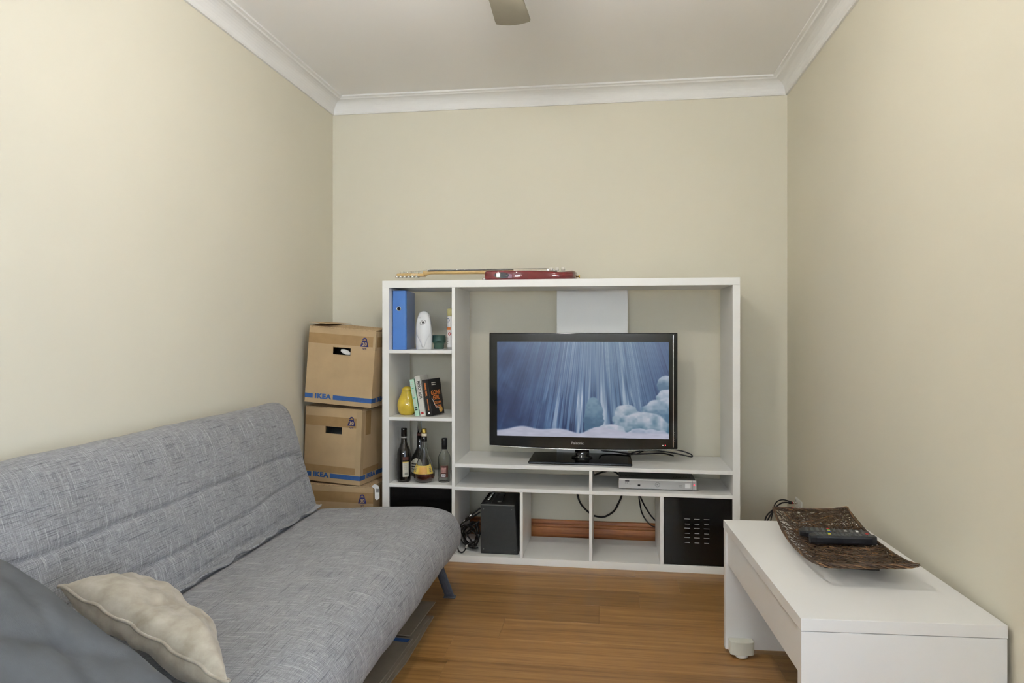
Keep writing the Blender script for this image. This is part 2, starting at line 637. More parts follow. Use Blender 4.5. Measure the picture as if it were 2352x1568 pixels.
sk = [(0.0, 0.0), (0.019, 0.0), (0.019, 0.076), (0.013, 0.079), (0.013, 0.083), (0.017, 0.087), (0.017, 0.092), (0.010, 0.097), (0.010, 0.112), (0.006, 0.117), (0.0, 0.117)]


def skirting(name, ax, a0, a1, wall, sgn, label):
    mb = MB()
    poly = [(wall + sgn * d, z) for d, z in sk]
    mb.prism(poly, a0, a1, ax)
    struct(name, mb, 'skirting_timber', label=label)


skirting('baseboard_back', 'x', XL + 0.02, XR - 0.02, YB, -1, 'varnished timber skirting seen through the open cubbies of the unit')
skirting('baseboard_left', 'y', YF, YB - 0.02, XL, 1, 'varnished timber skirting behind the sofa')
skirting('baseboard_right', 'y', WIN_R[1] + 0.02, YB - 0.02, XR, -1, 'varnished timber skirting behind the coffee table')

# ------------------------------------------------------------------ ceiling fan with lamp
FX, FY = -0.078, -1.60
fan = thing('ceiling_fan', 'grey-brown bladed ceiling fan with a globe lamp hung from the white ceiling', 'fan', (FX, FY, ZC))
obj('canopy', MB().lathe([(0.065, 0), (0.062, -0.02), (0.035, -0.045), (0.014, -0.05)], 24), 'fan_metal', fan)
obj('rod', MB().tube([(0, 0, -0.04), (0, 0, -0.16)], 0.012, 12), 'fan_metal', fan)
obj('motor_housing', MB().lathe([(0.02, -0.15), (0.075, -0.155), (0.10, -0.175), (0.105, -0.215), (0.09, -0.25), (0.06, -0.262)], 28), 'fan_metal', fan)
blade = MB()
out = []
for i in range(13):
    t = i / 12
    out.append((-0.052 - 0.018 * t, 0.16 + 0.455 * t))
tip = []
for i in range(9):
    t = i / 8
    xx = -0.068 + 0.136 * t
    tip.append((xx, 0.640 - 0.055 * t + 0.018 * math.sin(math.pi * t)))
out += tip + [(0.070 - 0.018 * i / 12, 0.575 - 0.415 * i / 12) for i in range(13)]
blade.prism(out, -0.004, 0.004, 'z', Matrix.Rotation(R(9), 4, 'Y'))
bme = blade.mesh('blade')
bme.materials.append(MATS['fan_blade'])
arm = MB().box(-0.02, 0.02, 0.09, 0.20, -0.006, 0.0)
for k in range(4):
    for nm, me, mt in (('blade', bme, None), ('blade_bracket', arm, 'fan_metal')):
        o = obj(nm, me, mt, fan, 0.002)
        o.location = (0, 0, -0.235 if nm == 'blade' else -0.231)
        o.rotation_euler = (0, 0, R(90 * k))
obj('lamp_holder', MB().lathe([(0.045, -0.255), (0.045, -0.262), (0.032, -0.268)], 24), 'fan_metal', fan)
obj('lamp_shade', MB().lathe([(0.030, -0.266), (0.052, -0.276), (0.070, -0.298), (0.075, -0.322), (0.070, -0.348), (0.052, -0.372), (0.025, -0.384), (0.004, -0.386)], 28), 'lamp_glass', fan, label='lit frosted glass globe')

# ------------------------------------------------------------------ white television storage unit
unit = thing('television_unit', 'large white open storage unit with cubbies holding the television', 'shelving', (0, 0, 0))
D = 0.39


def up(name, *a, m='unit_white', b=0.0012):
    return obj(name, bx(*a), m, unit, b)


up('top_board', -0.915, 0.915, 0, D, 1.432, 1.47)
up('side_panel', -0.915, -0.877, 0, D, 0, 1.432)
up('side_panel', 0.879, 0.915, 0, D, 0, 1.432)
up('bottom_board', -0.877, 0.879, 0, D, 0, 0.036)
up('divider', -0.539, -0.522, 0.001, D, 0.036, 1.432)
for z in (1.104, 0.750, 0.399):
    up('shelf', -0.877, -0.539, 0.001, D, z - 0.018, z)
up('shelf', -0.522, 0.879, 0.001, D, 0.494, 0.513)
up('shelf', -0.522, 0.879, 0.001, D, 0.374, 0.392)
up('divider', 0.174, 0.190, 0.001, D, 0.392, 0.494)
up('divider', -0.181, -0.165, 0.001, D, 0.036, 0.374)
up('divider', 0.174, 0.190, 0.001, D, 0.036, 0.374)
up('divider', 0.528, 0.545, 0.001, D, 0.036, 0.374)
up('back_strip', -0.019, 0.378, 0.382, D, 0.513, 1.432)


def louvre_door(name, x0, x1, z0, z1, vents):
    """black door with three by three pressed vents"""
    mb = MB()
    if not vents:
        mb.box(x0, x1, 0.006, 0.022, z0, z1)
        return obj(name, mb, 'gloss_black', unit, 0.002, label='black gloss door insert')
    cxs = [0.661 + k * 0.047 for k in range(3)]
    czs = [0.255 - k * 0.0465 for k in range(3)]
    w2, h2 = 0.0125, 0.0120
    xs = [x0] + [v for c in cxs for v in (c - w2, c + w2)] + [x1]
    zs = [z0] + [v for c in reversed(czs) for v in (c - h2, c + h2)] + [z1]
    for i in range(len(xs) - 1):
        for j in range(len(zs) - 1):
            if i % 2 == 1 and j % 2 == 1:
                continue
            mb.add([(xs[i], 0.006, zs[j]), (xs[i + 1], 0.006, zs[j]), (xs[i + 1], 0.006, zs[j + 1]), (xs[i], 0.006, zs[j + 1])], [(0, 1, 2, 3)])
    mb.box(x0, x1, 0.012, 0.022, z0, z1)
    for a, b, c, d in ((x0, x0 + .001, z0, z1), (x1 - .001, x1, z0, z1), (x0, x1, z0, z0 + .001), (x0, x1, z1 - .001, z1)):
        mb.box(a, b, 0.006, 0.022, c, d)
    o = obj(name, mb, 'gloss_black', unit, label='black gloss door with nine pressed vents')
    for cx in cxs:
        for cz in czs:
            lip = MB().box(cx - w2 - 0.001, cx + w2 + 0.001, 0.0035, 0.0065, cz + h2 - 0.0004, cz + h2 + 0.0016)
            obj('vent_lip', MB().box(cx - w2 + 0.001, cx + w2 - 0.001, 0.0035, 0.0065, cz - h2 - 0.0016, cz - h2 + 0.0004), 'brushed_silver', o)
            obj('vent_lip', lip, 'brushed_silver', o)
    return o


louvre_door('door', 0.547, 0.877, 0.038, 0.372, True)
louvre_door('door', -0.875, -0.541, 0.038, 0.379, False)

# ------------------------------------------------------------------ television
tv = thing('television', 'large flat black television showing a frozen waterfall on the white unit', 'television', (0.131, 0.15, 0.513))
TW, Z0, Z1 = 0.495, 0.078, 0.681          # half width, bottom, top (local z)
sx0, sx1, sz0, sz1 = -0.452, 0.451, 0.130, 0.634
fr = MB()
n = 24
# front bezel with a gently bowed bottom edge, around the picture
bot = [(-TW + 2 * TW * i / n, Z0 - 0.012 * (1 - (2 * i / n - 1) ** 2)) for i in range(n + 1)]
outer = bot + [(TW, Z1), (-TW, Z1)]
fr.prism(outer, -0.012, 0.045)
bez = obj('casing', fr, 'gloss_black', tv, 0.004, 3)
obj('back_cover', bx(-0.36, 0.36, 0.04, 0.085, 0.14, 0.60), 'satin_black', tv, 0.015)
obj('chrome_edge', MB().tube([(x, -0.011, z - 0.001) for x, z in bot], 0.0022, 6), 'chrome', tv, label='thin chrome strip along the bottom edge')
obj('side_strip', bx(TW - 0.024, TW - 0.020, -0.0135, -0.0115, Z0 + 0.01, Z1 - 0.01), 'chrome', tv)


def paint_picture(W, H):
    """frozen waterfall with snow mounds, as a colour array (rows from the bottom)"""
    g = np.random.RandomState(3)

    def vnoise(x, y, seed):
        x, y = np.broadcast_arrays(x, y)
        q = np.random.RandomState(seed).rand(64, 64)
        xi, yi = np.floor(x).astype(int), np.floor(y).astype(int)
        fx, fy = x - xi, y - yi
        fx, fy = fx * fx * (3 - 2 * fx), fy * fy * (3 - 2 * fy)
        a, b = q[yi % 64, xi % 64], q[yi % 64, (xi + 1) % 64]
        c, d = q[(yi + 1) % 64, xi % 64], q[(yi + 1) % 64, (xi + 1) % 64]
        return (a * (1 - fx) + b * fx) * (1 - fy) + (c * (1 - fx) + d * fx) * fy
    X, Y = np.meshgrid(np.linspace(0, 1, W), np.linspace(1, 0, H))     # Y = 0 at the top
    S = (X - 0.58) / (0.72 + 0.36 * Y) + 0.5
    s = 0.36 * vnoise(S * 22, Y * 1.0, 1) + 0.30 * vnoise(S * 52, Y * 1.8, 2) + 0.20 * vnoise(S * 110, Y * 3.0, 4) + 0.14 * vnoise(S * 210, Y * 5.0, 7)
    s = np.clip((s - 0.32) / 0.36, 0, 1)
    gap = vnoise(S * 75, Y * 2.6, 23) * (0.55 + 0.75 * Y)
    s = s * np.clip(1.9 - 1.9 * np.clip(gap - 0.45, 0, 1) * 2.2, 0.12, 1)
    lump = vnoise(X * 9 + Y * 2, Y * 6, 5) * 0.55 + vnoise(X * 22, Y * 13, 6) * 0.3 + vnoise(X * 60, Y * 30, 24) * 0.15
    lump = np.clip((lump - 0.3) / 0.5, 0, 1)
    leftness = np.clip((0.44 - X) / 0.34, 0, 1)
    s = s * (1 - 0.72 * leftness) + lump * 0.62 * leftness
    env = 0.30 + 0.78 * np.exp(-((X - 0.52) / 0.27) ** 2) + 0.30 * np.exp(-((X - 0.78) / 0.12) ** 2)
    env = env * (1 - 0.45 * np.exp(-((X - 0.98) / 0.07) ** 2))
    v = np.clip(s * env, 0, 1)[..., None]
    deep = np.array([10, 36, 80.0])
    mid = np.array([66, 100, 142.0])
    lite = np.array([176, 188, 206.0])
    img = np.where(v < 0.45, deep + (mid - deep) * (v / 0.45), mid + (lite - mid) * ((v - 0.45) / 0.55))
    # hanging icicles in three layers
    for f_, sd, amt in ((26, 31, 0.55), (44, 32, 0.50), (76, 33, 0.45)):
        q = np.random.RandomState(sd)
        ends, tone = 0.25 + 0.75 * q.rand(400), q.rand(400)
        c_ = np.floor(S * f_ + 60).astype(int)
        fr_ = S * f_ + 60 - c_
        ed = ends[c_ % 400]
        hw = 0.5 * np.sqrt(np.clip((ed - Y) / 0.40, 0, 1))
        ins = np.clip((hw - np.abs(fr_ - 0.5)) * 9, 0, 1)
        shade = np.clip(1 - np.abs(fr_ - 0.40) * 2.0, 0, 1) * (0.35 + 0.65 * tone[c_ % 400])
        col = np.array([30, 66, 112.0]) + (np.array([172, 186, 204.0]) - np.array([30, 66, 112.0])) * (shade * np.clip(env, 0, 1))[..., None]
        wgt = (ins * amt * (1 - 0.8 * leftness))[..., None]
        img = img * (1 - wgt) + col * wgt
    # teal tint right of centre
    tint = np.exp(-((X - 0.72) / 0.18) ** 2)[..., None]
    img = img * (1 - 0.25 * tint) + np.array([70, 106, 122.0]) * 0.25 * tint

    def mound(cx, cy, rx, ry, top=(178, 184, 200), low=(70, 116, 138), rag=0.06, seed=8):
        nonlocal img
        ang = np.arctan2(Y - cy, X - cx)
        rr = np.sqrt(((X - cx) / rx) ** 2 + ((Y - cy) / ry) ** 2)
        rr = rr + rag * (vnoise(ang * 3 + 20, ang * 0 + seed, seed) - 0.5) * 2
        m = np.clip((1 - rr) * 14, 0, 1)[..., None]
        t = np.clip((Y - (cy - ry)) / (1.3 * ry) + 0.7 * (vnoise(X * 26, Y * 16, seed + 1) - 0.5) + 0.35 * (vnoise(X * 70, Y * 45, seed + 2) - 0.5), 0, 1)[..., None]
        c = np.array(top, float) * (1 - t) + np.array(low, float) * t
        img = img * (1 - m) + c * m
    mound(0.57, 0.80, 0.06, 0.22, (104, 136, 158), (52, 92, 122), 0.10, 8)
    mound(0.985, 0.44, 0.055, 0.10, (158, 170, 186), (72, 104, 130), 0.05, 12)
    mound(1.0, 0.60, 0.08, 0.12, (176, 184, 198), (92, 124, 146), 0.06, 15)
    mound(0.96, 0.74, 0.115, 0.17, (172, 182, 196), (64, 104, 132), 0.12, 16)
    mound(0.765, 0.80, 0.085, 0.15, (178, 186, 198), (90, 124, 146), 0.12, 17)
    mound(0.84, 0.92, 0.17, 0.20, (184, 190, 202), (72, 112, 136), 0.14, 18)
    mound(0.80, 1.02, 0.05, 0.09, (190, 194, 208), (70, 104, 134), 0.2, 25)
    mound(0.66, 0.95, 0.10, 0.10, (190, 192, 206), (120, 150, 166), 0.12, 19)
    mound(0.88, 1.00, 0.13, 0.11, (182, 188, 204), (118, 138, 164), 0.18, 20)
    # foreground snow
    h = 0.935 - 0.05 * np.exp(-((X - 0.15) / 0.09) ** 2) - 0.03 * np.exp(-((X - 0.36) / 0.09) ** 2) - 0.055 * np.exp(-((X - 0.61) / 0.10) ** 2) + 0.03 * np.exp(-((X - 0.49) / 0.05) ** 2)
    m = np.clip((Y - h) * 60, 0, 1)[..., None]
    sn = 188 + 16 * (vnoise(X * 30, Y * 60, 21) - 0.5)
    snow = np.stack([sn * 0.955, sn * 0.965, sn * 1.06], -1)
    img = img * (1 - m) + snow * m
    img = np.clip(img * 0.84, 0, 255) / 255
    return np.where(img <= 0.04045, img / 12.92, ((img + 0.055) / 1.055) ** 2.4)


PW, PH = 480, 270
pic = paint_picture(PW, PH)
gx, gz = np.meshgrid(np.linspace(sx0, sx1, PW), np.linspace(sz0, sz1, PH))
me = bpy.data.meshes.new('screen')
vv = np.stack([gx.ravel(), np.full(gx.size, -0.0132), gz.ravel()], 1)
ii = np.arange(PW * PH).reshape(PH, PW)
ff = np.stack([ii[:-1, :-1], ii[:-1, 1:], ii[1:, 1:], ii[1:, :-1]], -1).reshape(-1, 4)
me.from_pydata(vv.tolist(), [], ff.tolist())
ca = me.color_attributes.new('picture', 'FLOAT_COLOR', 'POINT')
rgba = np.ones((PW * PH, 4), np.float32)
rgba[:, :3] = pic.reshape(-1, 3)
ca.data.foreach_set('color', rgba.ravel())
N = Nodes('tv_picture')
at = N.t.nodes.new('ShaderNodeVertexColor')
at.layer_name = 'picture'
N.b.inputs['Base Color'].default_value = (0.004, 0.004, 0.005, 1)
N.b.inputs['Roughness'].default_value = 0.32
N.b.inputs['Specular IOR Level'].default_value = 0.3
N.l(at.outputs[0], N.b.inputs['Emission Color'])
N.b.inputs['Emission Strength'].default_value = 0.74
MATS['tv_picture'] = N.m
obj('screen', me, 'tv_picture', tv, label='lit screen with blue ice and white snow mounds')
text('lettering', 'Palsonic', 0.020, frame((-0.022, -0.0126, 0.098), *FRONT), 'brushed_silver', tv, thick=0.0002)
obj('power_light', bx(0.431, 0.435, -0.0140, -0.0115, 0.095, 0.099), 'led_red', tv)
obj('sensor', bx(0.419, 0.422, -0.0138, -0.0115, 0.095, 0.098), 'led_white', tv)
for k in range(5):
    obj('side_button', bx(TW - 0.017, TW - 0.012, -0.0140, -0.0115, 0.118 + k * 0.011, 0.122 + k * 0.011), 'dark_silver', tv)
obj('stand_neck', MB().lathe([(0.055, 0.014), (0.056, 0.020), (0.040, 0.028), (0.038, 0.062), (0.050, 0.072), (0.050, 0.10)], 28, (0.0, 0.035, 0), sy=0.75), 'gloss_black', tv)
obj('stand_base', bx(-0.275, 0.262, -0.110, 0.190, 0.0, 0.014), 'gloss_black', tv, 0.010, 4)


# ------------------------------------------------------------------ cables
def cable(name, label, pts, r, group=None, k=8, plugs=(), parent=None, m='cable_black'):
    o = obj(name, MB().tube(spline(pts, k), r, 8), m, parent)
    if parent is None:
        tag(o, label, 'cable', group)
    for pm, a, b, pr in plugs:
        obj('plug', MB().tube([a, b], pr, 10), pm, o)
    return o


ys = 0.29
cable('mains_cable', 'black cord looping out past the corner of the television on the shelf', [(0.40, 0.30, 0.60), (0.50, 0.30, 0.575), (0.643, 0.29, 0.561), (0.700, 0.285, 0.546), (0.716, 0.285, 0.536), (0.707, 0.285, 0.529), (0.62, 0.285, 0.546), (0.52, 0.285, 0.557), (0.43, 0.29, 0.55), (0.36, 0.30, 0.522)], 0.0036)
cable('coaxial_cable', 'black cord lying low behind the television base and dipping at the back', [(0.625, 0.36, 0.5175), (0.59, 0.34, 0.530), (0.55, 0.31, 0.5395), (0.47, 0.30, 0.536), (0.40, 0.30, 0.5335), (0.30, 0.345, 0.5355), (0.235, 0.345, 0.541), (0.22, 0.345, 0.56)], 0.0042)
cable('video_cable', 'thin black cord rising from the shelf to the back of the television', [(0.34, 0.36, 0.5170), (0.39, 0.37, 0.5168), (0.43, 0.375, 0.523), (0.47, 0.36, 0.545), (0.49, 0.28, 0.572), (0.50, 0.255, 0.60)], 0.0030)
YC = 0.425
cable('looped_cable', 'thick black cable hanging in a wide loop behind the middle cubbies', [(0.09, YC, 0.36), (0.097, YC, 0.27), (0.118, YC, 0.216), (0.167, YC, 0.168), (0.209, YC, 0.151), (0.252, YC, 0.153), (0.301, YC, 0.186), (0.325, YC, 0.228), (0.345, YC, 0.278), (0.352, YC, 0.36), (0.30, YC, 0.411), (0.24, YC, 0.405), (0.191, YC, 0.386), (0.14, YC, 0.375)], 0.0052)
cable('hanging_cable', 'thin black cable hanging behind the cubby, curving low over the skirting', [(0.42, YC, 0.40), (0.437, YC, 0.30), (0.443, YC, 0.25), (0.458, YC, 0.179), (0.494, YC, 0.124), (0.535, YC, 0.104), (0.62, YC, 0.11)], 0.0036)
cable('hanging_cable', 'thin black cable running down steeply behind the cubby above its twin', [(0.43, YC + .006, 0.40), (0.440, YC + .006, 0.30), (0.452, YC + .006, 0.262), (0.482, YC + .006, 0.204), (0.535, YC + .006, 0.138), (0.64, YC + .006, 0.09)], 0.0040)

# ------------------------------------------------------------------ set-top box
sb = thing('set_top_box', 'flat silver set-top box with round button under the television', 'electronics', (0.519, 0.075, 0.392))
obj('body', bx(-0.192, 0.192, 0.004, 0.26, 0.004, 0.053), 'dark_silver', sb, 0.002)
obj('front_panel', bx(-0.196, 0.196, -0.008, 0.006, 0.004, 0.056), 'brushed_silver', sb, 0.003, 3)
obj('top_strip', bx(-0.193, 0.193, -0.0095, -0.004, 0.0475, 0.0545), 'ink_white', sb, 0.0015)
for s in (-1, 1):
    obj('foot', bx(s * 0.15 - 0.012, s * 0.15 + 0.012, 0.02, 0.05, 0, 0.005), 'satin_black', sb)
for k in range(12):
    for j in range(2):
        obj('vent_hole', bx(-0.185 + k * 0.0075, -0.181 + k * 0.0075, 0.055 + j * 0.02, 0.065 + j * 0.02, 0.0528, 0.0534), 'ink_black', sb)
        obj('vent_hole', bx(0.085 + k * 0.0075, 0.089 + k * 0.0075, 0.055 + j * 0.02, 0.065 + j * 0.02, 0.0528, 0.0534), 'ink_black', sb)
ring = MB()
for k in range(28):
    a, b = 2 * math.pi * k / 28, 2 * math.pi * (k + 1) / 28
    ring.add([(0 + r * math.cos(t), -0.0088, 0.028 + r * math.sin(t)) for r in (0.0105, 0.0122) for t in (a, b)], [(0, 1, 3, 2)])
btn = obj('round_button', ring, 'ink_grey', sb)
obj('button_mark', bx(-0.004, 0.004, -0.0090, -0.0085, 0.0265, 0.0295), 'ink_grey', btn)
obj('card_flap', bx(-0.170, -0.104, -0.0092, -0.0075, 0.006, 0.0265), 'brushed_silver', sb, 0.001)
obj('usb_port', bx(-0.099, -0.086, -0.0092, -0.0075, 0.018, 0.027), 'ink_black', sb, 0.002)
for a, b, z, h in ((-0.163, -0.142, 0.0405, 0.0045), (-0.163, -0.158, 0.031, 0.0025), (-0.155, -0.148, 0.031, 0.0025), (-0.145, -0.132, 0.0262, 0.0018)):
    obj('printed_mark', bx(a, b, -0.0088, -0.0079, z, z + h), 'ink_black' if z > 0.04 else 'ink_grey', sb)
for k in range(3):
    obj('printed_mark', bx(0.106, 0.124, -0.0088, -0.0079, 0.020 + k * 0.0075, 0.0212 + k * 0.0075), 'ink_grey', sb)
obj('square_button', bx(0.137, 0.164, -0.0105, -0.0075, 0.014, 0.039), 'can_white', sb, 0.001)
obj('panel_seam', bx(0.1735, 0.1745, -0.0098, -0.0075, 0.006, 0.054), 'ink_grey', sb)
obj('power_light', bx(0.180, 0.186, -0.0095, -0.0075, 0.028, 0.034), 'led_red', sb, 0.001)

# ------------------------------------------------------------------ small guitar amplifier and its cables
amp = thing('guitar_amplifier', 'small black guitar amplifier standing in the open cubby', 'amplifier', (-0.295, 0.045, 0.036))
body = MB()
poly = [(-0.100, 0.0), (0.101, 0.0), (0.083, 0.262), (-0.100, 0.262)]
body.prism(poly, 0.0, 0.26)
obj('cabinet', body, 'vinyl_black', amp, 0.006, 3)
obj('top_trim', bx(-0.096, 0.080, -0.0015, 0.003, 0.2535, 0.259), 'dark_silver', amp, 0.001)
for x, z in ((-0.083, 0.235), (0.066, 0.235), (-0.083, 0.025), (0.082, 0.025)):
    obj('screw', MB().tube([(x, -0.0012, z), (x, 0.003, z)], 0.0028, 10), 'dark_silver', amp)
panel = obj('control_panel', bx(-0.080, -0.045, 0.02, 0.23, 0.260, 0.266), 'satin_black', amp, 0.001)
for k in range(6):
    obj('knob', MB().lathe([(0.008, 0.266), (0.0075, 0.277), (0.006, 0.279)], 12, (-0.063, 0.045 + 0.032 * k, 0)), 'chrome', panel)
hd = MB()
hd.prism([(0.055, 0.262), (0.085, 0.262), (0.085, 0.268), (0.095, 0.276), (0.165, 0.276), (0.175, 0.268), (0.175, 0.262), (0.205, 0.262), (0.205, 0.266), (0.19, 0.272), (0.175, 0.283), (0.085, 0.283), (0.07, 0.272), (0.055, 0.266)], -0.018, 0.006, 'x')
obj('handle', hd, 'satin_black', amp, 0.001)
obj('handle_plate', bx(-0.016, 0.004, 0.045, 0.058, 0.262, 0.266), 'dark_silver', amp)


def coil(seed, n, cx, cy, cz, rx, ry, rz, drop):
    g = random.Random(seed)
    pts = []
    for i in range(n):
        a = i * 1.05 + g.uniform(-0.3, 0.3)
        k = g.uniform(0.6, 1.0)
        pts.append((cx + rx * k * math.cos(a) , cy + ry * k * math.sin(a * 0.83 + seed), cz + rz * k * math.sin(a) + g.uniform(-drop, drop)))
    return pts


def clampbox(pts):
    return [(min(max(x, -0.512), -0.402), min(max(y, 0.03), 0.30), min(max(z, 0.042), 0.30)) for x, y, z in pts]


cable('coiled_cable', 'black instrument cable coiled in loose loops beside the amplifier', clampbox(coil(1, 34, -0.458, 0.10, 0.115, 0.052, 0.05, 0.07, 0.012)), 0.0032, k=6)
cable('coiled_cable', 'thicker black cable bunched in drooping loops beside the amplifier', clampbox([(-0.402, 0.07, 0.245), (-0.43, 0.08, 0.225), (-0.47, 0.08, 0.200), (-0.505, 0.07, 0.175), (-0.505, 0.08, 0.13), (-0.46, 0.09, 0.13), (-0.41, 0.09, 0.19), (-0.45, 0.07, 0.17), (-0.50, 0.07, 0.165), (-0.45, 0.06, 0.10), (-0.43, 0.06, 0.065), (-0.41, 0.07, 0.11), (-0.46, 0.08, 0.145), (-0.49, 0.08, 0.09), (-0.45, 0.07, 0.055), (-0.41, 0.06, 0.06)]), 0.0042)
cable('jack_lead', 'black lead with a silver jack plug leaning on the amplifier', [(-0.404, 0.09, 0.262), (-0.425, 0.085, 0.246), (-0.447, 0.08, 0.229), (-0.462, 0.078, 0.217)], 0.0045,
      plugs=(('chrome', (-0.447, 0.0800, 0.229), (-0.463, 0.0778, 0.2165), 0.0056), ('satin_black', (-0.463, 0.0778, 0.2165), (-0.480, 0.0755, 0.203), 0.0060), ('chrome', (-0.480, 0.0755, 0.203), (-0.494, 0.0735, 0.1925), 0.0034)))
cable('lead_end', 'black lead end curling up from the white cubby floor', [(-0.41, 0.06, 0.10), (-0.44, 0.045, 0.095), (-0.465, 0.035, 0.078), (-0.475, 0.03, 0.055), (-0.490, 0.03, 0.0415), (-0.507, 0.03, 0.048), (-0.513, 0.03, 0.066)], 0.0038,
      plugs=(('chrome', (-0.462, 0.0352, 0.081), (-0.472, 0.031, 0.066), 0.0048),))

# ------------------------------------------------------------------ electric guitar lying on the unit
gt = thing('electric_guitar', 'dark red electric guitar lying flat on top of the white unit', 'guitar', (0, 0.195, 1.4705))
out = spline([(0.106, 0.0), (0.090, -0.085), (0.030, -0.150), (-0.060, -0.150), (-0.150, -0.118), (-0.220, -0.116), (-0.300, -0.140), (-0.360, -0.138), (-0.378, -0.115), (-0.350, -0.085), (-0.305, -0.040), (-0.285, -0.029),
              (-0.285, 0.029), (-0.320, 0.050), (-0.385, 0.085), (-0.420, 0.120), (-0.400, 0.150), (-0.320, 0.150), (-0.230, 0.122), (-0.160, 0.120), (-0.060, 0.152), (0.030, 0.152), (0.090, 0.085), (0.106, 0.0)], 5)[:-1]
gb = MB()
c0 = Vector((-0.12, 0, 0))
rings = []
for z, k in ((0.0, 0.955), (0.006, 0.985), (0.014, 1.0), (0.042, 1.0), (0.049, 0.985), (0.0525, 0.955)):
    rings.append([(c0.x + (p.x - c0.x) * k, p.y * k, z + (0.0 if z < 0.03 else -0.012 * max(0, -p.y - 0.08) / 0.07 * max(0, min(1, (p.x + 0.16) / 0.18)))) for p in out])
gb.loft(rings)
body = obj('body', gb, 'guitar_red', gt)
obj('pickguard', bx(-0.275, 0.0, -0.07, 0.05, 0.0525, 0.055), 'guitar_ivory', gt, 0.002)
for k in range(3):
    obj('pickup', bx(-0.235 + k * 0.065, -0.215 + k * 0.065, -0.035, 0.035, 0.055, 0.062), 'guitar_ivory', gt, 0.002)
obj('bridge', bx(-0.055, -0.015, -0.038, 0.038, 0.0525, 0.068), 'chrome', gt, 0.003)
for k in range(3):
    obj('control_knob', MB().lathe([(0.011, 0.0525), (0.010, 0.066), (0.008, 0.068)], 14, (-0.03 + 0.033 * k, -0.075 - 0.01 * k, 0)), 'guitar_ivory', gt)
neck = MB()
rings = []
for x, z0, w_ in ((-0.235, 0.046, 0.028), (-0.285, 0.044, 0.028), (-0.38, 0.044, 0.0265), (-0.60, 0.045, 0.0235), (-0.70, 0.046, 0.0215), (-0.725, 0.040, 0.021), (-0.74, 0.033, 0.024)):
    rings.append([(x, -w_, 0.062), (x, -w_ * 0.9, z0 + 0.008), (x, -w_ * 0.5, z0 + 0.001), (x, w_ * 0.5, z0 + 0.001), (x, w_ * 0.9, z0 + 0.008), (x, w_, 0.062)])
neck.loft(rings)
obj('neck', neck, 'guitar_maple', gt)
obj('fretboard', bx(-0.712, -0.24, -0.0265, 0.0265, 0.062, 0.0675), 'guitar_ebony', gt, 0.001)
for k in range(20):
    xf = -0.712 + 0.648 * (1 - 2 ** (-(k + 1) / 12.0))
    obj('fret', bx(xf - 0.001, xf + 0.001, -0.026, 0.026, 0.0672, 0.0688), 'chrome', gt)
obj('nut', bx(-0.716, -0.711, -0.0215, 0.0215, 0.060, 0.0715), 'guitar_ivory', gt)
hs = MB()
hs.prism([(-0.735, -0.022), (-0.760, -0.040), (-0.800, -0.050), (-0.880, -0.045), (-0.893, -0.02), (-0.890, 0.01), (-0.86, 0.028), (-0.76, 0.024), (-0.735, 0.024)], 0.034, 0.049, 'z')
head = obj('headstock', hs, 'guitar_maple', gt, 0.002)
for k in range(6):
    x = -0.765 - 0.0222 * k
    obj('tuning_post', MB().tube([(x, -0.022 + 0.004 * k, 0.049), (x, -0.022 + 0.004 * k, 0.063)], 0.0032, 8), 'chrome', head)
    pg = MB().box(x - 0.006, x + 0.006, -0.04, -0.02, 0.026, 0.034)
    pg.tube([(x, -0.050, 0.030), (x, -0.062, 0.030)], [0.003, 0.003], 8)
    pg.lathe([(0.0045, -0.006), (0.0075, -0.004), (0.0075, 0.004), (0.0045, 0.006)], 10, (x, -0.067, 0.030), sx=1.0, sy=0.6)
    obj('tuning_peg', pg, 'chrome', head)
for k in range(6):
    yy = -0.018 + 0.0072 * k
    obj('string', MB().tube([(-0.035, yy * 1.35, 0.070), (-0.713, yy, 0.0725), (-0.765 - 0.0222 * k, -0.022 + 0.004 * k, 0.058)], 0.0005, 4), 'chrome', gt)
# jack plate set into the side of the lower edge, strap buttons
pl = MB()
N2 = 20
pl.prism([(-0.285 + 0.038 * math.cos(2 * math.pi * i / N2), 0.026 + 0.016 * math.sin(2 * math.pi * i / N2)) for i in range(N2)], -0.1425, -0.128, 'y', None)
jp = obj('jack_plate', pl, 'satin_black', gt)
obj('jack_socket', bx(-0.313, -0.289, -0.1455, -0.136, 0.014, 0.038), 'chrome', jp, 0.003)
obj('screw', MB().tube([(-0.258, -0.1440, 0.026), (-0.258, -0.140, 0.026)], 0.003, 8), 'chrome', jp)
obj('strap_button', MB().tube([(0.100, 0, 0.026), (0.112, 0, 0.026), (0.114, 0, 0.026), (0.120, 0, 0.026)], [0.004, 0.004, 0.008, 0.007], 12), 'cap_gold', gt)
obj('strap_button', MB().tube([(-0.418, 0.125, 0.026), (-0.430, 0.130, 0.026), (-0.434, 0.132, 0.026)], [0.004, 0.008, 0.007], 12), 'chrome', gt)

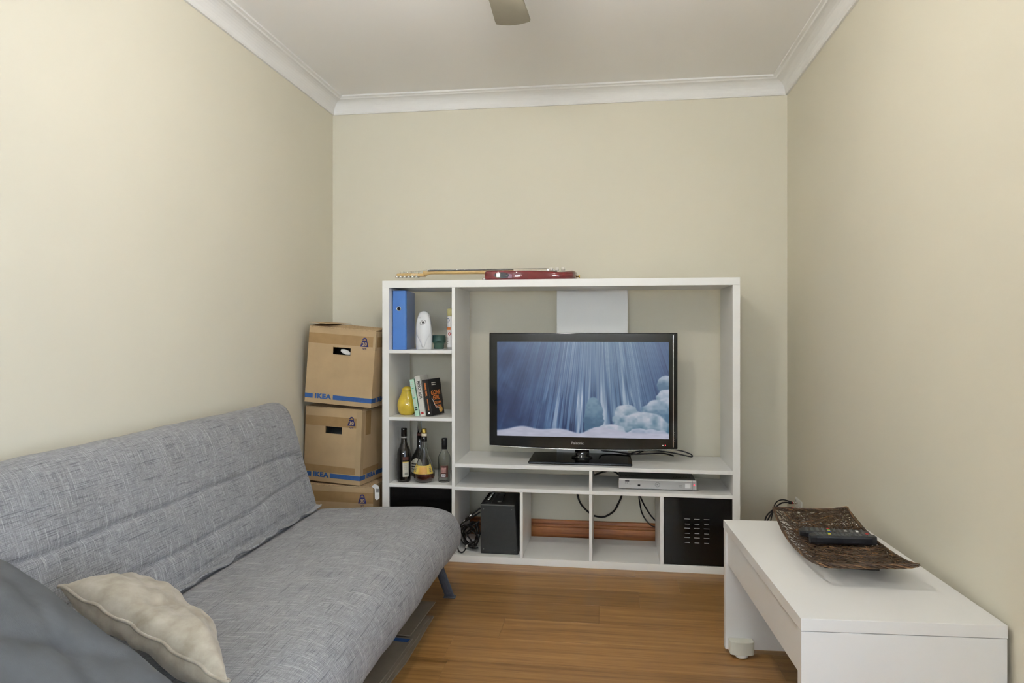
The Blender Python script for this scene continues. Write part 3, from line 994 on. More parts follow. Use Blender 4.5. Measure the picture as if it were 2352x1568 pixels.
# ------------------------------------------------------------------ top shelf: binder, air freshener, glass, spray can
bi = thing('lever_arch_binder', 'blue lever arch binder standing upright on the top shelf', 'binder', (-0.8355, 0.045, 1.104), (0, 0, 0))
bo = MB()
bo.prism([(-0.0385, 0.006), (-0.033, 0.0), (0.033, 0.0), (0.0385, 0.008), (0.004, 0.285), (0.0015, 0.285), (0.0355, 0.012), (-0.0355, 0.012), (-0.0365, 0.285), (-0.0385, 0.285)], 0.0, 0.316, 'z')
cov = obj('cover', bo, 'binder_blue', bi, 0.0015)
obj('paper_block', bx(-0.033, -0.004, 0.03, 0.270, 0.012, 0.300), 'paper', bi)
rg = MB()
rg.lathe([(0.0125, 0), (0.0125, 0.003), (0.0095, 0.003), (0.0095, 0)], 20)
rg.v = [(x - 0.002, -z, y + 0.219) for x, y, z in rg.v]
obj('finger_ring', rg, 'chrome', bi, label='chrome rimmed finger hole')
hole = MB().lathe([(0.0097, 0), (0.0097, 0.001)], 18)
hole.v = [(x - 0.002, -z, y + 0.219) for x, y, z in hole.v]
obj('finger_hole', hole, 'ink_black', bi)

af = thing('air_freshener', 'white oval automatic air freshener on the top shelf beside the blue binder', 'air freshener', (-0.718, 0.115, 1.104), (0, 0, R(6)))
rings = []
for z, hw, hd_ in ((0.0, 0.040, 0.030), (0.004, 0.042, 0.033), (0.03, 0.0445, 0.036), (0.07, 0.0450, 0.038), (0.11, 0.0425, 0.038), (0.145, 0.0385, 0.036), (0.17, 0.0350, 0.033), (0.188, 0.030, 0.029), (0.200, 0.022, 0.022), (0.2065, 0.010, 0.012), (0.208, 0.002, 0.003)):
    rings.append([(hw * math.copysign(abs(math.cos(a)) ** 0.75, math.cos(a)), hd_ * math.copysign(abs(math.sin(a)) ** 0.75, math.sin(a)), z) for a in [2 * math.pi * k / 32 for k in range(32)]])
obj('case', MB().loft(rings), 'freshener_white', af)
rings = []
for i in range(15):
    t = i / 14
    z = 0.012 + 0.186 * t
    hw = 0.0405 * math.sin(math.pi * (0.06 + 0.82 * t)) ** 0.55 * (1.0 if t > 0.45 else 0.55 + 1.0 * t)
    d = -0.0385 - 0.0035 * math.sin(math.pi * t) + 0.014 * max(0, t - 0.75) / 0.25 + 0.004 * max(0, 0.3 - t)
    rings.append([(hw * math.cos(a), d + (0.012 if math.sin(a) > 0 else -0.002 * abs(math.sin(a))) + 0.010 * abs(math.cos(a)) ** 3, z) for a in [2 * math.pi * k / 20 for k in range(20)]])
front = obj('front_shell', MB().loft(rings), 'freshener_white', af)
el = MB()
for k in range(24):
    a, b = 2 * math.pi * k / 24, 2 * math.pi * (k + 1) / 24
    V = []
    for r in (1.0, 0.86):
        for t in (a, b):
            px, pz = 0.0175 * r * math.cos(t), 0.0115 * r * math.sin(t)
            V.append((px * 0.8 - pz * 0.6, -0.0448, 0.146 + px * 0.6 + pz * 0.8))
    el.add(V, [(0, 1, 3, 2)])
ob = obj('nozzle_ring', el, 'ink_grey', af)
nz = MB().lathe([(0.0055, 0), (0.0045, 0.001)], 14)
nz.v = [(x + 0.001, -0.0450 - z * 0.3, 0.1465 + y * 1.25) for x, y, z in nz.v]
obj('nozzle', nz, 'ink_black', af)
sn = MB().lathe([(0.0022, 0), (0.0018, 0.001)], 10)
sn.v = [(x - 0.016, -0.0432 - z * 0.3, 0.170 + y) for x, y, z in sn.v]
obj('sensor', sn, 'ink_black', af)

gl = thing('glass_tumbler', 'small green glass candle holder on the top shelf', 'glass', (-0.668, 0.245, 1.104))
obj('upper_bowl', MB().lathe([(0.030, 0.034), (0.036, 0.034), (0.0385, 0.038), (0.0375, 0.076), (0.0355, 0.076), (0.0345, 0.040), (0.030, 0.040)], 28, cap=False), 'green_glass', gl)
obj('lower_base', MB().lathe([(0.026, 0.0), (0.028, 0.002), (0.029, 0.026), (0.0335, 0.034), (0.030, 0.038), (0.004, 0.038)], 28), 'green_glass', gl)

sc = thing('spray_can', 'white spray can with pale yellow cap beside the shelf divider', 'spray can', (-0.5735, 0.155, 1.104))
obj('can', MB().lathe([(0.0255, 0), (0.027, 0.004), (0.027, 0.172), (0.025, 0.181), (0.023, 0.184)], 28), 'can_white', sc)
obj('base_rim', MB().lathe([(0.0274, 0.001), (0.0277, 0.003), (0.0274, 0.013)], 28), 'brushed_silver', sc)
obj('cap', MB().lathe([(0.0262, 0.181), (0.0262, 0.212), (0.024, 0.220), (0.012, 0.2225)], 28), 'can_cap', sc)
A0 = R(218)          # the can's label faces the room


def curved_patch(c, r, a0, a1, z0, z1, n=8):
    mb = MB()
    V = []
    for z in (z0, z1):
        for k in range(n + 1):
            a = a0 + (a1 - a0) * k / n
            V.append((c[0] + r * math.cos(a), c[1] + r * math.sin(a), c[2] + z))
    F = [(k, k + 1, n + 2 + k, n + 1 + k) for k in range(n)]
    return mb.add(V, F, True)


obj('orange_band', curved_patch((0, 0, 0), 0.0273, R(195), R(268), 0.105, 0.120), 'ink_orange', sc)
lg = MB()
for k in range(20):
    a, b = 2 * math.pi * k / 20, 2 * math.pi * (k + 1) / 20
    V = []
    for r in (0.0115, 0.0085):
        for t in (a, b):
            ang = R(233) + r * math.cos(t) / 0.027
            V.append((0.02745 * math.cos(ang), 0.02745 * math.sin(ang), 0.158 + r * math.sin(t)))
    lg.add(V, [(0, 1, 3, 2)])
obj('round_emblem', lg, 'ink_blue', sc)
dm = MB()
for s, m_ in ((0.010, 'ink_red'), (0.0045, 'ink_white')):
    V = []
    for dx, dz in ((-s, 0), (0, -s), (s, 0), (0, s)):
        ang = R(258) + dx / 0.027
        rr = 0.0290 + (0.0003 if s < 0.009 else 0)
        V.append((rr * math.cos(ang), rr * math.sin(ang), 0.084 + dz))
    obj('hazard_diamond', MB().add(V, [(0, 1, 2, 3)]), m_, sc)
for k in range(4):
    obj('print_line', curved_patch((0, 0, 0), 0.0273, R(205), R(240), 0.030 + k * 0.010, 0.0335 + k * 0.010), 'ink_grey' if k == 1 else 'brushed_silver', sc)

# ------------------------------------------------------------------ second shelf: yellow vase and books
pv = thing('pear_vase', 'glossy yellow ceramic pear ornament on the shelf beside the books', 'ornament', (-0.812, 0.110, 0.750))
obj('vase_body', MB().lathe([(0.030, 0.0), (0.036, 0.002), (0.044, 0.012), (0.051, 0.032), (0.0530, 0.052), (0.0505, 0.072), (0.043, 0.092), (0.034, 0.110), (0.0300, 0.124), (0.0290, 0.130)], 36, sy=0.9), 'pear_yellow', pv)
obj('vase_top', MB().lathe([(0.0285, 0.128), (0.0315, 0.132), (0.0300, 0.138), (0.0250, 0.146), (0.0180, 0.152), (0.004, 0.154)], 30, (0.002, 0, 0), sy=0.9), 'pear_yellow', pv)


def book(name, label, x, y, tilt, yaw, w, h, d, m, flare=0.0):
    """spine looks at -Y; x, y give the spine's bottom middle"""
    t = thing(name, label, 'book', (x, y, 0.7505 + abs(math.sin(R(tilt))) * w / 2), (0, R(tilt), R(yaw)), 'books on the second shelf')
    c = MB()
    c.box(-w / 2, w / 2, 0, 0.0015, 0, h)
    c.box(-w / 2, -w / 2 + 0.001, 0.0015, d, 0, h)
    if flare:
        rings = []
        for i in range(7):
            q = i / 6
            xx = w / 2 + flare * q * q
            rings.append([(xx, 0.0015 + (d - 0.0015) * q, 0), (xx + 0.001, 0.0015 + (d - 0.0015) * q, 0), (xx + 0.001, 0.0015 + (d - 0.0015) * q, h), (xx, 0.0015 + (d - 0.0015) * q, h)])
        c.loft(rings, False)
    else:
        c.box(w / 2 - 0.001, w / 2, 0.0015, d, 0, h)
    cv = obj('cover', c, m, t, 0.0004)
    obj('pages', bx(-w / 2 + 0.0012, w / 2 - 0.0012, 0.002, d - 0.003, 0.0015, h - 0.0015), 'paper', t)
    return t, cv


def spine(z, x=0.0):
    return frame((x, -0.0006, z), (0, 0, -1), (1, 0, 0))


b1, c1 = book('book', 'slim mint green paperback leaning on the yellow pear ornament', -0.7355, 0.045, -9.5, 1, 0.023, 0.197, 0.125, 'book_mint')
for k in range(13):
    obj('print_mark', bx(-0.006, 0.004, -0.0007, 0.0002, 0.052 + k * 0.0105, 0.057 + k * 0.0105), 'ink_teal' if k % 5 == 4 else 'label_cream', c1)
for k in range(2):
    obj('print_mark', bx(-0.0075, 0.006, -0.0007, 0.0002, 0.029 + k * 0.010, 0.0365 + k * 0.010), 'ink_black', c1)
b2, c2 = book('book', 'white paperback with black spine title between the mint and black books', -0.7045, 0.043, -8.8, -2, 0.029, 0.214, 0.130, 'book_white')
text('lettering', 'MINOTAUR', 0.0195, spine(0.140, 0.003), 'ink_black', c2, fat=0.0004, stretch=0.93)
obj('print_mark', bx(-0.008, 0.006, -0.0007, 0.0002, 0.010, 0.022), 'ink_red', c2)
for k in range(2):
    obj('print_mark', bx(-0.0085 + k * 0.004, -0.0075 + k * 0.004, -0.0007, 0.0002, 0.105, 0.185), 'ink_grey', c2)
b3, c3 = book('book', 'black paperback with orange lettering and bowed front cover', -0.6710, 0.045, -8.3, -13, 0.031, 0.194, 0.128, 'book_black', 0.010)
text('lettering', 'GONE GIRL', 0.0140, spine(0.140, -0.001), 'ink_orange', c3, fat=0.0003)
text('lettering', 'GILLIAN FLYNN', 0.0088, spine(0.060, 0.002), 'ink_orange', c3, fat=0.0002)
obj('print_mark', bx(-0.004, 0.006, -0.0007, 0.0002, 0.010, 0.020), 'ink_white', c3)


def cover_frame(yy, z):
    q = (yy - 0.0015) / 0.1265
    sl = 2 * 0.010 * q / 0.1265
    return frame((0.0155 + 0.010 * q * q + 0.0027, yy, z), (sl, 1, 0), (0, 0, 1))


for s, yy, z, sz in (('GONE', 0.066, 0.118, 0.033), ('GIRL', 0.068, 0.091, 0.033), ('GILLIAN', 0.076, 0.064, 0.019), ('FLYNN', 0.078, 0.044, 0.019)):
    text('lettering', s, sz, cover_frame(yy, z), 'ink_orange', c3, fat=0.0004)
for z in (0.170, 0.160):
    obj('print_mark', bx(0.0155 + 0.0010, 0.0155 + 0.0049, 0.038, 0.088, z, z + 0.004), 'label_cream', c3)
g2 = random.Random(4)
for k in range(5):
    y0_ = 0.020 + 0.004 * k
    pts = []
    for i in range(6):
        yy = y0_ + 0.012 * i * (0.6 + 0.1 * k)
        q = (yy - 0.0015) / 0.1265
        pts.append((0.0155 + 0.010 * q * q + 0.0014, yy, 0.092 - 0.010 * i - 0.006 * k + 0.006 * math.sin(i + k)))
    obj('white_strand', MB().tube(spline(pts, 3), 0.0006, 4), 'ink_white', c3)
st = MB()
q = (0.098 - 0.0015) / 0.1265
V = [(0.0155 + 0.010 * ((0.098 + 0.016 * math.cos(a)) / 0.128) ** 2 + 0.0016, 0.098 + 0.016 * math.cos(a), 0.026 + 0.0165 * math.sin(a)) for a in [2 * math.pi * i / 20 for i in range(20)]]
st.add(V, [tuple(range(20))])
obj('round_sticker', st, 'label_amber', c3)

# ------------------------------------------------------------------ third shelf: bottles
ZB = 0.399
b = thing('liqueur_bottle', 'tall black glass bottle with a cream back label on the shelf', 'bottle', (-0.8150, 0.063, ZB), (0, 0, R(14)))
obj('glass', MB().lathe([(0.030, 0), (0.035, 0.003), (0.0365, 0.012), (0.0365, 0.148), (0.033, 0.168), (0.023, 0.190), (0.0165, 0.208), (0.0150, 0.238)], 36), 'bottle_black', b)
obj('cap', MB().lathe([(0.0155, 0.240), (0.0160, 0.244), (0.0152, 0.272), (0.0158, 0.274), (0.0158, 0.283), (0.014, 0.285)], 28), 'gloss_black', b)
obj('neck_ring', MB().lathe([(0.0160, 0.233), (0.0168, 0.236), (0.0160, 0.240)], 28, cap=False), 'brushed_silver', b)
LA, LB = R(262), R(314)
lb = obj('label', curved_patch((0, 0, 0), 0.0368, LA, LB, 0.030, 0.108), 'label_cream', b, label='cream printed back label')
obj('label_strip', curved_patch((0, 0, 0), 0.0370, LA, LB, 0.106, 0.110), 'label_gold', lb)
obj('label_top', curved_patch((0, 0, 0), 0.0368, LA, LB, 0.118, 0.136), 'label_brown', b)
for k in range(7):
    obj('print_line', curved_patch((0, 0, 0), 0.0370, LA + 0.12, LB - 0.2, 0.068 + k * 0.0052, 0.0690 + k * 0.0052, 4), 'ink_grey', lb)
for k in range(6):
    a = LA + 0.30 + k * 0.075
    obj('barcode_bar', curved_patch((0, 0, 0), 0.0370, a, a + 0.04, 0.040, 0.053, 1), 'ink_black', lb)

b = thing('tall_neck_bottle', 'dark round bottle with a long clear neck behind the flask', 'bottle', (-0.770, 0.215, ZB))
obj('glass', MB().lathe([(0.042, 0), (0.052, 0.006), (0.060, 0.03), (0.061, 0.06), (0.056, 0.085), (0.043, 0.110), (0.027, 0.132), (0.018, 0.155), (0.0155, 0.185), (0.0150, 0.232)], 36), 'bottle_black', b)
obj('clear_neck', MB().lathe([(0.0125, 0.233), (0.012, 0.30), (0.0118, 0.318)], 20), 'clear_glass', b)
obj('neck_band', MB().lathe([(0.0152, 0.222), (0.0155, 0.225), (0.0150, 0.240)], 24), 'label_brown', b)
obj('stopper', MB().lathe([(0.0128, 0.312), (0.0135, 0.315), (0.0125, 0.324), (0.006, 0.327)], 20), 'cork', b)
lb = MB()
rr = 0.0
for i in range(10):
    t0_, t1_ = math.pi * i / 10, math.pi * (i + 1) / 10
    V = []
    for t in (t0_, t1_):
        zz = 0.062 - 0.042 * math.cos(t)
        hw = 0.62 * math.sin(t) + 0.02
        rad = float(np.interp(zz, [0, 0.006, 0.03, 0.06, 0.085, 0.110], [0.042, 0.052, 0.060, 0.061, 0.056, 0.043])) + 0.0006
        for s in range(-3, 4):
            a = R(262) + hw * s / 3
            V.append((rad * math.cos(a), rad * math.sin(a), zz))
    lb.add(V, [(k, k + 1, 8 + k, 7 + k) for k in range(6)], True)
lo = obj('oval_label', lb, 'label_cream', b)
for k in range(3):
    obj('print_mark', curved_patch((0, 0, 0), 0.0622, R(240), R(268), 0.045 + k * 0.014, 0.050 + k * 0.014, 4), 'ink_black', lo)

b = thing('flask_bottle', 'clear flask bottle with a gold stopper, half full of dark spirit', 'bottle', (-0.7050, 0.068, ZB))
prof_ = [(0.030, 0), (0.042, 0.004), (0.053, 0.016), (0.0580, 0.034), (0.0570, 0.052), (0.050, 0.074), (0.040, 0.100), (0.030, 0.128), (0.0215, 0.155), (0.0155, 0.185), (0.0140, 0.215), (0.0140, 0.222)]
inner = [(r - 0.0028, z + (0.004 if i == 0 else 0)) for i, (r, z) in enumerate(prof_)]
obj('glass', MB().lathe(prof_ + inner[::-1], 40), 'clear_glass', b)
obj('spirit', MB().lathe([(0.026, 0.0052), (0.0385, 0.0078), (0.0495, 0.0175), (0.0545, 0.034), (0.0540, 0.044), (0.001, 0.044)], 40), 'spirit', b, label='dark red brown liquid')
obj('collar', MB().lathe([(0.0152, 0.215), (0.0160, 0.218), (0.0155, 0.240), (0.0145, 0.242)], 24), 'bottle_black', b)
obj('cork', MB().lathe([(0.0135, 0.242), (0.0145, 0.248), (0.0140, 0.258)], 20), 'cork', b)
obj('stopper', MB().lathe([(0.0135, 0.258), (0.0138, 0.262), (0.0130, 0.282), (0.011, 0.284)], 24), 'cap_gold', b)
lab = MB()
for i in range(6):
    zz0, zz1 = 0.050 + 0.0085 * i, 0.050 + 0.0085 * (i + 1)
    V = []
    for zz in (zz0, zz1):
        rad = float(np.interp(zz, [p[1] for p in prof_], [p[0] for p in prof_])) + 0.0006
        for s in range(13):
            a = R(205) + R(135) * s / 12
            dip = 0.012 * max(0, math.sin(math.pi * s / 12)) if zz > 0.095 else 0
            V.append((rad * math.cos(a), rad * math.sin(a), zz - dip))
    lab.add(V, [(k, k + 1, 14 + k, 13 + k) for k in range(12)], True)
lo = obj('label', lab, 'label_gold', b, label='yellow wrap label')
am = MB()
for i in range(4):
    V = []
    for zz in (0.051 + 0.0085 * i, 0.051 + 0.0085 * (i + 1)):
        rad = float(np.interp(zz, [p[1] for p in prof_], [p[0] for p in prof_])) + 0.0010
        for s in range(7):
            a = R(252) + R(50) * s / 6
            V.append((rad * math.cos(a), rad * math.sin(a), zz))
    am.add(V, [(k, k + 1, 8 + k, 7 + k) for k in range(6)], True)
obj('label_panel', am, 'label_amber', lo)
for a in (222, 316):
    for k in range(4):
        zz = 0.060 + 0.008 * k
        rad = float(np.interp(zz, [p[1] for p in prof_], [p[0] for p in prof_])) + 0.0012
        obj('print_mark', curved_patch((0, 0, 0), rad, R(a), R(a + 12), zz, zz + 0.004, 2), 'ink_grey', lo)

b = thing('vodka_bottle', 'small clear glass bottle with black cap and brown label', 'bottle', (-0.5985, 0.085, ZB))
prof_ = [(0.029, 0), (0.0325, 0.003), (0.0330, 0.010), (0.0318, 0.022), (0.0318, 0.095), (0.0330, 0.104), (0.0330, 0.128), (0.0300, 0.142), (0.020, 0.158), (0.0138, 0.172), (0.0135, 0.178)]
inner = [(r - 0.0026, z + (0.006 if i == 0 else 0)) for i, (r, z) in enumerate(prof_)]
obj('glass', MB().lathe(prof_ + inner[::-1], 36), 'clear_glass', b)
obj('cap', MB().lathe([(0.0150, 0.174), (0.0152, 0.205), (0.0146, 0.209), (0.0152, 0.212), (0.0150, 0.230), (0.0135, 0.232)], 26), 'satin_black', b)
lo = obj('label', curved_patch((0, 0, 0), 0.0324, R(245), R(320), 0.028, 0.090), 'label_brown', b)
obj('label_panel', curved_patch((0, 0, 0), 0.0326, R(250), R(300), 0.052, 0.080), 'label_rose', lo)
bc = obj('barcode', curved_patch((0, 0, 0), 0.0327, R(256), R(294), 0.031, 0.046), 'ink_white', lo)
for k in range(6):
    a = R(261) + k * R(5)
    obj('barcode_bar', curved_patch((0, 0, 0), 0.0328, a, a + R(2.6), 0.033, 0.044, 1), 'ink_black', bc)


# ------------------------------------------------------------------ stacked moving cartons
def carton(label, loc, rot, w, d, h, hole=True, flap_gap=0.006, open_=0.0):
    t = thing('moving_carton', label, 'box', loc, rot, 'moving cartons stacked in the corner')
    q = 0.004
    mb = MB()
    hz0, hz1, hx0, hx1 = h * 0.660, h * 0.755, -0.046, 0.054
    mb.box(-w / 2, w / 2, 0, d, 0, q)
    mb.box(-w / 2, -w / 2 + q, q, d - q, q, h)
    mb.box(w / 2 - q, w / 2, q, d - q, q, h)
    mb.box(-w / 2, w / 2, d - q, d, q, h)
    if hole:
        mb.box(-w / 2, hx0, 0, q, q, h).box(hx1, w / 2, 0, q, q, h).box(hx0, hx1, 0, q, q, hz0).box(hx0, hx1, 0, q, hz1, h)
    else:
        mb.box(-w / 2, w / 2, 0, q, q, h)
    obj('body', mb, 'kraft', t)
    f1 = MB()
    f1.add([(-w / 2, 0.0, h + 0.001), (w / 2, 0.0, h + 0.001), (w / 2 - 0.004, d * 0.5, h + 0.004 + open_), (-w / 2 - 0.002, d * 0.5, h + 0.008 + open_),
            (-w / 2, 0.0, h + 0.005), (w / 2, 0.0, h + 0.005), (w / 2 - 0.004, d * 0.5, h + 0.008 + open_), (-w / 2 - 0.002, d * 0.5, h + 0.012 + open_)],
           [(0, 3, 2, 1), (4, 5, 6, 7), (0, 1, 5, 4), (1, 2, 6, 5), (2, 3, 7, 6), (3, 0, 4, 7)])
    obj('flap', f1, 'kraft_edge', t)
    obj('flap', bx(-w / 2 + 0.002, w / 2 - 0.002, d * 0.505, d, h + 0.0005, h + 0.0045), 'kraft_edge', t)
    obj('flap', bx(-w / 2 - 0.004, -w / 2 + 0.12, -0.003, d * 0.9, h + 0.0125 + open_, h + 0.0160 + open_) if open_ else bx(-w / 2 + q, -w / 2 + 0.12, q, d - q, h - 0.006, h - 0.002), 'kraft_edge', t)
    e = 0.0006
    # blue band, name and weight mark on the front; band turns the corner
    zb0, zb1 = 0.024, 0.048
    obj('blue_band', bx(-w / 2, -w / 2 + 0.045, -e, 0.001, zb0, zb1), 'ink_blue', t)
    obj('blue_band', bx(-w / 2 + 0.160, w / 2 + e, -e, 0.001, zb0, zb1), 'ink_blue', t)
    obj('blue_band', bx(w / 2 - 0.001, w / 2 + e, 0.0, 0.055, zb0, zb1), 'ink_blue', t)
    text('lettering', 'IKEA', 0.033, frame((-w / 2 + 0.1025, -0.0007, 0.036), *FRONT), 'ink_blue', t, fat=0.0020, stretch=1.22, space=1.14)
    text('lettering', 'IKEA', 0.033, frame((w / 2 + 0.0007, 0.116, 0.036), (0, 1, 0), (0, 0, 1)), 'ink_blue', t, fat=0.0020, stretch=1.22, space=1.14)
    obj('blue_band', bx(w / 2 - 0.001, w / 2 + e, 0.172, d - 0.02, zb0, zb1), 'ink_blue', t)
    cx, cz = w / 2 - 0.060, h - 0.066
    wm = MB()
    wm.prism([(cx - 0.0235, cz - 0.019), (cx + 0.0235, cz - 0.019), (cx + 0.0135, cz + 0.013), (cx - 0.0135, cz + 0.013)], -e, 0.0005)
    for k in range(14):
        a0, a1 = math.pi * k / 14 - 0.1, math.pi * (k + 1) / 14 - 0.1
        P = [(cx + r * math.cos(a), cz + 0.015 + r * math.sin(a) * 1.1) for r, a in ((0.0132, a0), (0.0132, a1), (0.0072, a1), (0.0072, a0))]
        wm.prism(P, -e, 0.0005)
    wo = obj('weight_mark', wm, 'ink_navy', t, label='navy printed weight symbol')
    text('lettering', '30', 0.027, frame((cx, -0.0009, cz - 0.0055), *FRONT), 'kraft_edge', wo, fat=0.0009)
    text('lettering', 'kg/lb', 0.013, frame((cx, -0.0007, cz - 0.028), *FRONT), 'ink_navy', t)
    return t, (hx0, hx1, hz0, hz1)


def tape(t, *a, m='parcel_tape'):
    return obj('tape', bx(*a), m, t)


W_ = 0.378
c1_, _ = carton('bottom brown moving carton of the stack, below two others', (-1.149, -0.020, 0.001), (0, R(0.6), R(-1)), W_, 0.30, 0.378, hole=False)
tape(c1_, -0.19, 0.189, -0.0004, 0.001, 0.295, 0.350)
c2_, h2_ = carton('middle brown moving carton of the stack with clear tape down its corner', (-1.196, -0.002, 0.394), (0, R(2.0), R(-9)), 0.340, 0.30, 0.396)
tape(c2_, -0.170, 0.1704, -0.0004, 0.001, 0.300, 0.352)
tape(c2_, -0.170, 0.1704, -0.0004, 0.001, 0.052, 0.088)
tape(c2_, 0.169, 0.1705, 0.0, 0.20, 0.052, 0.082)
tape(c2_, 0.1695, 0.1706, 0.045, 0.10, 0.26, 0.390)
tape(c2_, 0.139, 0.1708, -0.0008, 0.030, 0.050, 0.385, m='clear_tape')
c3_, h3_ = carton('top brown moving carton of the stack, tilted with its flaps raised', (-1.151, -0.030, 0.8135), (0, R(4.2), R(-3)), W_, 0.30, 0.402, open_=0.010)
tape(c3_, -0.189, 0.1894, -0.0004, 0.001, 0.318, 0.372)
tape(c3_, 0.1885, 0.1896, 0.0, 0.14, 0.318, 0.372)
tape(c3_, 0.176, 0.1898, -0.0006, 0.024, 0.300, 0.398, m='clear_tape')

# things showing through the hand holes
for (ct, hh, nm, lab_, m_, seed) in ((c2_, h2_, 'plastic_bag', 'crumpled black plastic bag inside the middle carton', 'bag_black', 3), (c3_, h3_, 'plastic_bag', 'crumpled black plastic bag inside the top carton', 'bag_black', 5)):
    g = random.Random(seed)
    bpy.context.view_layer.update()
    mw = Matrix.Translation(ct.location) @ ct.rotation_euler.to_matrix().to_4x4()
    bag = MB()
    rings = []
    for i in range(9):
        t = math.pi * i / 8
        ring = []
        for k in range(22):
            a = 2 * math.pi * k / 22
            rr = (0.11 * math.sin(t) + 0.002) * (1 + 0.10 * math.sin(5 * a + seed) + g.uniform(-0.09, 0.09))
            ring.append(mw @ Vector((rr * math.cos(a) - 0.01, 0.13 + rr * 0.95 * math.sin(a), 0.172 - 0.155 * math.cos(t) * (1 + g.uniform(-0.03, 0.03)))))
        rings.append(ring)
    bag.loft(rings)
    tag(obj(nm, bag, m_), lab_, 'bag')
mw = Matrix.Translation(c3_.location) @ c3_.rotation_euler.to_matrix().to_4x4()
sh = MB()
rings = []
for i in range(7):
    t = i / 6
    rings.append([mw @ Vector((-0.005 + 0.052 * t, 0.010 + 0.004 * math.sin(a) + 0.006 * t, h3_[2] + 0.022 - 0.013 * t + (0.003 + 0.011 * math.sin(math.pi * (0.1 + 0.8 * t))) * math.cos(a))) for a in [2 * math.pi * k / 12 for k in range(12)]])
tag(obj('white_slipper', sh.loft(rings), 'bag_white'), 'rounded white item showing in the hand hole of the top carton', 'slipper')

# paper tag stuck by the bottom carton
tg = MB()
tg.prism([(-0.965, 0.386), (-0.948, 0.372), (-0.947, 0.320), (-0.935, 0.313), (-0.922, 0.325), (-0.923, 0.375), (-0.930, 0.392), (-0.950, 0.398)], -0.024, -0.0225)
tt = thing('paper_tag', 'white printed paper tag poking out between the cartons and the unit', 'tag', (0, 0, 0))
obj('sheet', tg, 'ink_white', tt)
for k in range(4):
    obj('barcode_bar', bx(-0.940 + k * 0.004, -0.938 + k * 0.004, -0.0245, -0.0238, 0.355, 0.375), 'ink_black', tt)

# ------------------------------------------------------------------ sofa bed
sofa = thing('sofa_bed', 'grey woven fabric sofa bed with sloping quilted back along the beige wall', 'sofa', (0, 0, 0))
SY0, SY1 = -0.445, -2.50


def mattress(name, prof_pts, seams, wob, parent, ny=110, seed=0, end_r=0.045, k=5):
    g = np.random.RandomState(seed)
    P = [Vector((x, 0, z)) for x, z in prof_pts]
    # closed catmull-rom
    n0 = len(P)
    ring = []
    for i in range(n0):
        a, b, c, d = P[i - 1], P[i], P[(i + 1) % n0], P[(i + 2) % n0]
        for j in range(k):
            t = j / k
            ring.append(0.5 * ((2 * b) + (c - a) * t + (2 * a - 5 * b + 4 * c - d) * t * t + (3 * b - a - 3 * c + d) * t ** 3))
    # resample evenly
    L = [0.0]
    for i in range(len(ring)):
        L.append(L[-1] + (ring[(i + 1) % len(ring)] - ring[i]).length)
    n = int(L[-1] / 0.007)
    xs = np.interp(np.linspace(0, L[-1], n, endpoint=False), L, [p.x for p in ring] + [ring[0].x])
    zs = np.interp(np.linspace(0, L[-1], n, endpoint=False), L, [p.z for p in ring] + [ring[0].z])
    tx, tz = np.roll(xs, -1) - np.roll(xs, 1), np.roll(zs, -1) - np.roll(zs, 1)
    ln = np.hypot(tx, tz)
    nx, nz = tz / ln, -tx / ln                       # one of the two normals
    cxm, czm = xs.mean(), zs.mean()
    if ((xs - cxm) * nx + (zs - czm) * nz).sum() < 0:
        nx, nz = -nx, -nz
    s = np.linspace(0, L[-1], n, endpoint=False)
    ysamp = list(SY0 - end_r * (1 - np.cos(np.linspace(0, math.pi / 2, 6)))) + list(np.linspace(SY0 - end_r - 0.01, SY1 + end_r + 0.01, ny)) + list(SY1 + end_r * (1 - np.cos(np.linspace(math.pi / 2, 0, 6))))
    V, UV = [], []
    for y in ysamp:
        e = min(SY0 - y, y - SY1)
        ins = end_r - math.sqrt(max(0, end_r ** 2 - (end_r - e) ** 2)) if e < end_r else 0.0
        off = -ins + wob * (np.sin(y * 9 + s * 7 + seed) * 0.5 + np.sin(y * 23 - s * 11) * 0.3 + np.sin(y * 41 + s * 29) * 0.25)
        for sv, depth, wdt, drop in seams:
            q = min(1.0, (SY0 - y) / 0.75)
            off = off - depth * min(1.0, max(0.0, (SY0 - y - 0.02) / 0.12)) * np.exp(-np.abs((s - sv + drop * q - 0.003 * math.sin(y * 14)) / wdt) ** 1.5)
        for i in range(n):
            V.append((xs[i] + nx[i] * off[i], y, zs[i] + nz[i] * off[i]))
    m = len(ysamp)
    F = []
    UVF = []
    for j in range(m - 1):
        for i in range(n):
            i2 = (i + 1) % n
            F.append((j * n + i, j * n + i2, (j + 1) * n + i2, (j + 1) * n + i))
            sa, sb_ = s[i], (s[i] + L[-1] / n)
            UVF += [(ysamp[j], sa), (ysamp[j], sb_), (ysamp[j + 1], sb_), (ysamp[j + 1], sa)]
    F.append(tuple(range(n)))
    UVF += [(ysamp[0] + zs[i], xs[i]) for i in range(n)]
    F.append(tuple(range(m * n - 1, (m - 1) * n - 1, -1)))
    UVF += [(zs[i], xs[i]) for i in range(n - 1, -1, -1)]
    me = bpy.data.meshes.new(name)
    me.from_pydata(V, [], F)
    uv = me.uv_layers.new(name='UVMap')
    uv.data.foreach_set('uv', np.array(UVF, np.float32).ravel())
    me.polygons.foreach_set('use_smooth', [True] * len(F))
    bm = bmesh.new()
    bm.from_mesh(me)
    bmesh.ops.recalc_face_normals(bm, faces=bm.faces)
    bm.to_mesh(me)
    bm.free()
    return obj(name, me, 'sofa_fabric', parent)


